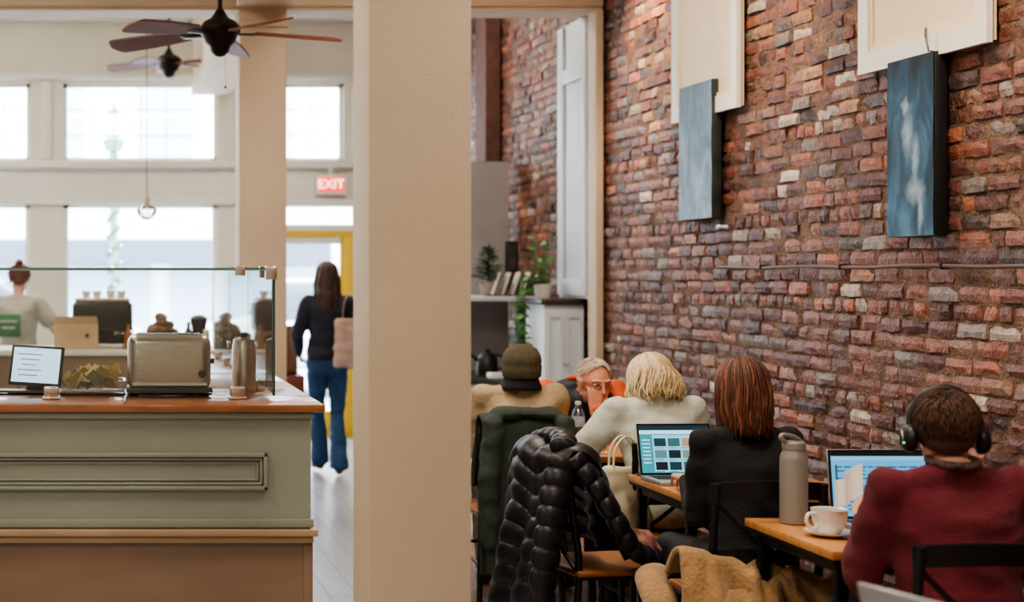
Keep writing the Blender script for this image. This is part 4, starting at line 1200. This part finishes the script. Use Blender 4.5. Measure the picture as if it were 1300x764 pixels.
def tanfn(off, zt, zb, sd, xw, lip):
    """cloth lying on the seat (v<.18), rolling over the rear edge and hanging in deep vertical folds"""
    def fn(u, v):
        x = (u - .5) * xw
        top = zt + .035 * math.sin(u * 5 + sd) + .015 * math.sin(u * 12 + sd)
        ph = u * 15 + sd + 1.2 * noise.noise(V((u * 2, v * 1.5, sd)))
        f = .034 * (abs(math.sin(ph)) ** .7 * 2 - 1) + .010 * math.sin(u * 41 + 3 * v + sd)
        if v < .18:
            t_ = v / .18
            return (x, off + lip * (1 - t_) + f * t_ * .5, top + .05 * math.sin(t_ * math.pi * .6) - .04 * (1 - t_) + .4 * f * t_)
        t_ = (v - .18) / .82
        z = top + .045 - (top + .045 - zb) * t_
        y = off - .055 * math.sin(math.pi * min(1, t_ * 1.4)) + f * min(1, .5 + t_ * 2) - .02 * t_
        return (x * (1 + .14 * t_) + .02 * math.sin(t_ * 5 + sd) * t_, y + .02 * noise.noise(V((u * 7, v * 5, sd))), z)
    return fn
b.grid(tanfn(-.245, .53, .07, 1.0, .62, .14), 110, 46, TANC, thick=.020)
b.grid(tanfn(-.295, .44, .12, 4.2, .40, .06), 80, 40, TANC, thick=.020, X=Matrix.Translation((-.12, 0, 0)))
slp = [V((-.26, .12, .50)), V((-.33, .0, .50)), V((-.345, -.14, .44)), V((-.34, -.22, .30)), V((-.32, -.24, .12))]
b.tube(slp, [.04, .055, .06, .055, .045], TANC, smooth_path=8, seg=18, flat=.8)
slp = [V((.28, -.10, .50)), V((.32, -.22, .44)), V((.33, -.27, .28)), V((.30, -.28, .10))]
b.tube(slp, [.035, .05, .05, .04], TANC, smooth_path=8, seg=18, flat=.8)
b.finish("tan_fleece_coat", (2.30, 5.66, 0), 0, sharp=180)
b = B()
CRB = M("cream_bag_canvas", (206, 196, 170), .8, var=.08)
b.blob([([E((-.09, 0, .03), (.03, .05, .03)), E((.09, 0, .03), (.03, .05, .03)), E((-.09, 0, .28), (.012, .03, .02)), E((.09, 0, .28), (.012, .03, .02))], CRB)], .01, smooth=3, wr=.012)
for y in (-.02, .02): b.tube([(-.06, y, .28), (-.05, y, .38), (0, y, .43), (.05, y, .38), (.06, y, .28)], .008, CRB, smooth_path=4, flat=.5)
b.finish("canvas_bag", (2.225, 6.72, .47), 10)

# ------------------------------------------------------------------ shelf things
LEAF = M("leaf_green", (62, 110, 48), .5, var=.3, vscale=12); LEAFD = M("leaf_dark", (46, 66, 44), .6, var=.3, vscale=12)
POT = M("terracotta_grey", (150, 140, 128), .7)
b = B()
b.lathe([(0, 0), (.05, 0), (.065, .10), (.07, .11), (.06, .105), (0, .10)], POT)
R = random.Random(3)
b.tube([(0, 0, .1), (.01, 0, .40)], .006, LEAFD)
for i in range(130):
    z = .1 + R.random() * .28; a = R.uniform(0, 6.28); l = .18 * (1.2 - (z - .1) / .32) * R.uniform(.6, 1)
    dirv = V((math.cos(a), math.sin(a), R.uniform(-.1, .7))).normalized()
    p = V((0, 0, z)); b.tube([p, p + dirv * l * .5, p + dirv * l + V((0, 0, -.01))], [.004, .008, .001], LEAFD, seg=5, flat=.5)
b.finish("potted_fir", (2.95, 12.05, 1.416))
b = B()
b.lathe([(0, 0), (.05, 0), (.062, .09), (.064, .1), (.055, .095), (0, .09)], M("pot_white", (210, 205, 196), .4))
def leaf(b, p, d_, n, s, mat):
    d_ = V(d_).normalized(); n = V(n); n = (n - d_ * n.dot(d_)).normalized(); sd = d_.cross(n)
    out = [(0, 0), (.1, .28), (.35, .42), (.65, .3), (1, 0)]
    L_ = [p + d_ * a * s + sd * w * s + n * .12 * s * math.sin(a * 3) for a, w in out]; R_ = [p + d_ * a * s - sd * w * s + n * .12 * s * math.sin(a * 3) for a, w in out]
    mid = [p + d_ * a * s + n * (.12 * math.sin(a * 3) - .06) * s for a, w in out]
    vs = L_ + mid + R_; fs = []
    for i in range(4): fs += [(i, i + 1, 6 + i, 5 + i), (5 + i, 6 + i, 11 + i, 10 + i)]
    b.add(vs, fs, mat, True)
R = random.Random(21)
for i in range(12):
    a = R.uniform(0, 6.28)
    if i < 6: pts = [V((0, 0, .09)), V((.05 * math.cos(a), .05 * math.sin(a), .2 + R.random() * .08)), V((.09 * math.cos(a), .08 * math.sin(a), .30 + R.random() * .16))]
    else:
        dx = R.uniform(-.16, -.13); dy = R.uniform(-.12, .05); pts = [V((0, 0, .1)), V((dx * .8, dy * .7, .15)), V((dx * 1.1, dy, -.02)), V((dx * 1.15, dy * 1.1, -.2)), V((dx * 1.1 + .01, dy * 1.1, -.28 - R.random() * .12))]
    b.tube(pts, .003, LEAF, smooth_path=4, seg=5)
    for j in range(len(pts) - 1):
        for t_ in (.2, .55, .9):
            p = pts[j].lerp(pts[j + 1], t_); aa = R.uniform(0, 6.28)
            leaf(b, p, (math.cos(aa), math.sin(aa) - .3, R.uniform(-.6, .3)), (R.uniform(-.3, .3), -.6, .8), R.uniform(.045, .065), LEAF)
b.finish("trailing_pothos", (3.08, 11.02, 1.416))
b = B()
for i in range(4):
    x = i * .075
    b.box((x, 0, .095), (.014, .12, .18), M("menu_card", (218, 214, 208), .5), rot=(0, .35, 0), bevel=.003); b.box((x + .013, 0, .09), (.006, .11, .16), BLACKP, rot=(0, .35, 0))
b.box((.11, 0, .006), (.36, .14, .012), DARKWOOD)
b.finish("card_rack", (2.99, 12.0, 1.416))
b = B(); b.box((0, 0, .12), (.10, .02, .24), BLACKP, bevel=.003); b.box((0, -.011, .12), (.075, .002, .2), M("frame_print", (90, 84, 80), .4, col2=(30, 30, 34), vscale=16)); b.box((0, .04, .05), (.02, .08, .1), BLACKP)
b.box((0, .0, -.09), (.09, .08, .18), DARKWOOD)
b.finish("picture_frame", (3.17, 12.2, 1.597))
b = B()
b.lathe([(0, 0), (.075, 0), (.08, .02), (.075, .12), (.05, .16), (.02, .17), (.02, .19), (0, .195)], BLACKP); b.tube([(.07, 0, .04), (.12, 0, .06), (.12, 0, .13), (.06, 0, .15)], .009, BLACKP, smooth_path=4); b.hull([E((-.06, 0, .1), .015), E((-.12, 0, .15), .008)], BLACKP, sub=2)
b.finish("kettle", (2.87, 11.75, .832))
b = B(); b.box((0, 0, .2), (.3, .3, .4), DARKWOOD, bevel=.004); b.box((0, -.151, .2), (.26, .004, .34), M("brown_bag", (120, 82, 56), .8)); b.finish("wood_cabinet_box", (1.47, 13.2, .75))
b = B(); b.bx(-.2, .2, -.2, .2, 0, .74, DARKWOOD, .004); b.finish("side_stand", (1.47, 13.2, 0))

# ------------------------------------------------------------------ street outside
SIDE = M("sidewalk", (214, 216, 218), .8, var=.05); ROAD = M("asphalt", (170, 173, 178), .9, var=.05)
simple_box("street_ground", -25, 25, FY + .15, 60, -.12, -.02, SIDE)
simple_box("street_road", -25, 25, 19, 27, -.02, 0.0, ROAD)
FAC = M("building_pale", (230, 234, 236), .8, var=.03); FACW = M("building_glass", (160, 174, 188), .2); AWN = M("awning_dark", (72, 80, 94), .7)
b = B()
b.bx(-18, 18, 30, 31, 0, 9, FAC)
for i in range(-9, 9):
    x = i * 2.0 + .7
    for z in (3.6, 6.6):
        b.bx(x, x + .95, 29.93, 30, z, z + 1.9, FACW); b.bx(x - .08, x + 1.03, 29.88, 30, z - .12, z, WHITEP); b.bx(x, x + .95, 29.9, 29.94, z + .93, z + .97, WHITEP)
b.bx(-18, 18, 29.6, 30, 3.05, 3.3, WHITEP)
b.bx(-2.2, 4.2, 28.9, 30, 1.75, 2.2, AWN); b.bx(-9, -3, 28.9, 30, 1.75, 2.2, AWN); b.bx(5, 10, 29, 30, 1.85, 2.45, M("awning_brick", (170, 150, 140), .7))
for i in range(-8, 9): b.bx(i * 2.0 - .7, i * 2.0 + .9, 29.9, 30, .5, 1.7, FACW)
b.finish("building_across_street")
def car(name, loc, yaw, col):
    b = B(); p = M("car_paint_" + name.replace('.', '_'), col, .25, coat=.6); gl = M("car_glass", (70, 80, 90), .1); ti = M("tyre", (36, 36, 38), .8)
    b.hull([E((-2.1, -.8, .5), .12), E((-2.1, .8, .5), .12), E((2.15, -.78, .5), .12), E((2.15, .78, .5), .12), E((-2.1, -.75, .85), .1), E((-2.1, .75, .85), .1), E((2.05, -.75, .78), .1), E((2.05, .75, .78), .1), E((.9, -.76, .98), .08), E((.9, .76, .98), .08)], p, sub=2)
    b.hull([E((-1.9, -.7, .95), .08), E((-1.9, .7, .95), .08), E((1.0, -.7, .95), .08), E((1.0, .7, .95), .08), E((-1.5, -.58, 1.42), .06), E((-1.5, .58, 1.42), .06), E((.25, -.58, 1.42), .06), E((.25, .58, 1.42), .06)], gl, sub=2)
    b.hull([E((-1.5, -.56, 1.46), .05), E((-1.5, .56, 1.46), .05), E((.25, -.56, 1.46), .05), E((.25, .56, 1.46), .05)], p, sub=2)
    for x in (-1.35, 1.4):
        for y in (-.82, .82): b.cyl((x, y - .1, .33), (x, y + .1, .33), .33, ti, seg=24); b.cyl((x, y - .11, .33), (x, y + .11, .33), .2, CHROME, seg=16)
    b.finish(name, loc, yaw)
car("parked_car", (-1.6, 20.5, 0.0), 0, (215, 218, 222)); car("parked_car.001", (3.4, 20.6, 0.0), 0, (190, 196, 202)); car("parked_car.002", (-7, 20.5, 0.0), 180, (120, 128, 140))
b = B(); GP = M("lamp_post_green", (88, 124, 116), .5)
b.lathe([(0, 0), (.14, 0), (.13, .12), (.08, .3), (.05, .5), (.04, 2.9), (.06, 2.95), (.04, 3.0), (0, 3.0)], GP, seg=20); b.sph((0, 0, 3.28), (.14, .14, .18), M("lamp_globe", (236, 240, 240), .3), sub=3); b.lathe([(.09, 3.0), (.14, 3.12), (.09, 3.14)], GP, seg=20); b.lathe([(.1, 3.44), (.03, 3.5), (0, 3.55)], GP, seg=20)
FL = M("fairy_bulbs", (220, 255, 235), .4, emit=9)
hp = [V((.07 * math.cos(i * .5), .07 * math.sin(i * .5), .5 + i * .016)) for i in range(115)]
b.tube(hp, .018, LEAFD, seg=6)
for i in range(0, 115, 4): b.sph(hp[i] * 1.0 + V((hp[i].x * .3, hp[i].y * .3, 0)), .010, FL, sub=1)
b.finish("street_lamp", (.13, 18.3, 0))

# ------------------------------------------------------------------ lights
def area(name, loc, rot, size, energy, col, sy=None):
    l = bpy.data.lights.new(name, 'AREA'); l.energy = energy; l.color = col; l.size = size
    if sy: l.shape = 'RECTANGLE'; l.size_y = sy
    o = bpy.data.objects.new(name, l); o.location = loc; o.rotation_euler = rot; scene.collection.objects.link(o); return o
LAMPG = M("lamp_diffuser", (255, 236, 210), .5, emit=2.5)
n = 0
WARM = (1.0, .88, .74)
for (x, y, en) in [(-1.6, 1.2, 70), (2.0, 1.2, 74), (-1.6, 4.6, 60), (1.8, 4.4, 66), (-1.2, 7.8, 62), (1.8, 7.6, 64), (-1.2, 12.3, 80), (2.2, 12.3, 50)]:  # unseen panels; the entry-end pair is added to brighten the far wall
    b = B(); b.box((0, 0, -.02), (.95, .95, .04), WHITEP, bevel=.01); b.box((0, 0, -.042), (.86, .86, .004), LAMPG)
    b.finish("unseen_ceiling_light" + (".%03d" % n if n else ""), (x, y, CZ))
    area("unseen_ceiling_lamp_%d" % n, (x, y, CZ - .06), (0, 0, 0), .86, en, WARM); n += 1
def spot(name, loc, tgt, en, ang, col, r=.04):
    l = bpy.data.lights.new(name, 'SPOT'); l.energy = en; l.spot_size = math.radians(ang); l.spot_blend = .9; l.color = col; l.shadow_soft_size = r
    o = bpy.data.objects.new(name, l); o.location = loc; o.rotation_euler = (V(tgt) - V(loc)).to_track_quat('-Z', 'Y').to_euler(); scene.collection.objects.link(o)
for i, (y, ty) in enumerate([(9.2, 9.5), (7.2, 7.5), (5.2, 5.6)]):
    loc = V((2.55, y, 3.75)); tg = V((WX, ty, 2.95)); d_ = (tg - loc).normalized()
    b = B(); b.cyl(loc - d_ * .16, loc - d_ * .02, .05, BLACKP); b.tube([loc - d_ * .1, V((loc.x, loc.y, CZ))], .01, BLACKP)
    b.finish("track_spotlight" + (".%03d" % i if i else ""))
    spot("spot_lamp_%d" % i, loc, tg, (300, 130, 90)[i], 58, (1, .72, .44))

w = bpy.data.worlds.new("World"); scene.world = w; w.use_nodes = True
bg = w.node_tree.nodes["Background"]; bg.inputs[0].default_value = (.90, .955, 1.0, 1); bg.inputs[1].default_value = 24.0
try:
    scene.view_settings.look = 'AgX - Medium High Contrast'
except Exception as ex:
    print("look", ex)

# ------------------------------------------------------------------ camera
cam = bpy.data.cameras.new("Camera"); co = bpy.data.objects.new("Camera", cam); scene.collection.objects.link(co)
cam.sensor_width = 36; cam.sensor_fit = 'HORIZONTAL'; cam.lens = 2000 / 1300 * 36
cam.shift_x = .4; cam.shift_y = -37 / 1300
co.location = (0, 0, 1.6); co.rotation_euler = (math.pi / 2, 0, 0)
cam.clip_start = .05; cam.clip_end = 200
cam.dof.use_dof = True; cam.dof.focus_distance = 6.2; cam.dof.aperture_fstop = 2.2
scene.camera = co
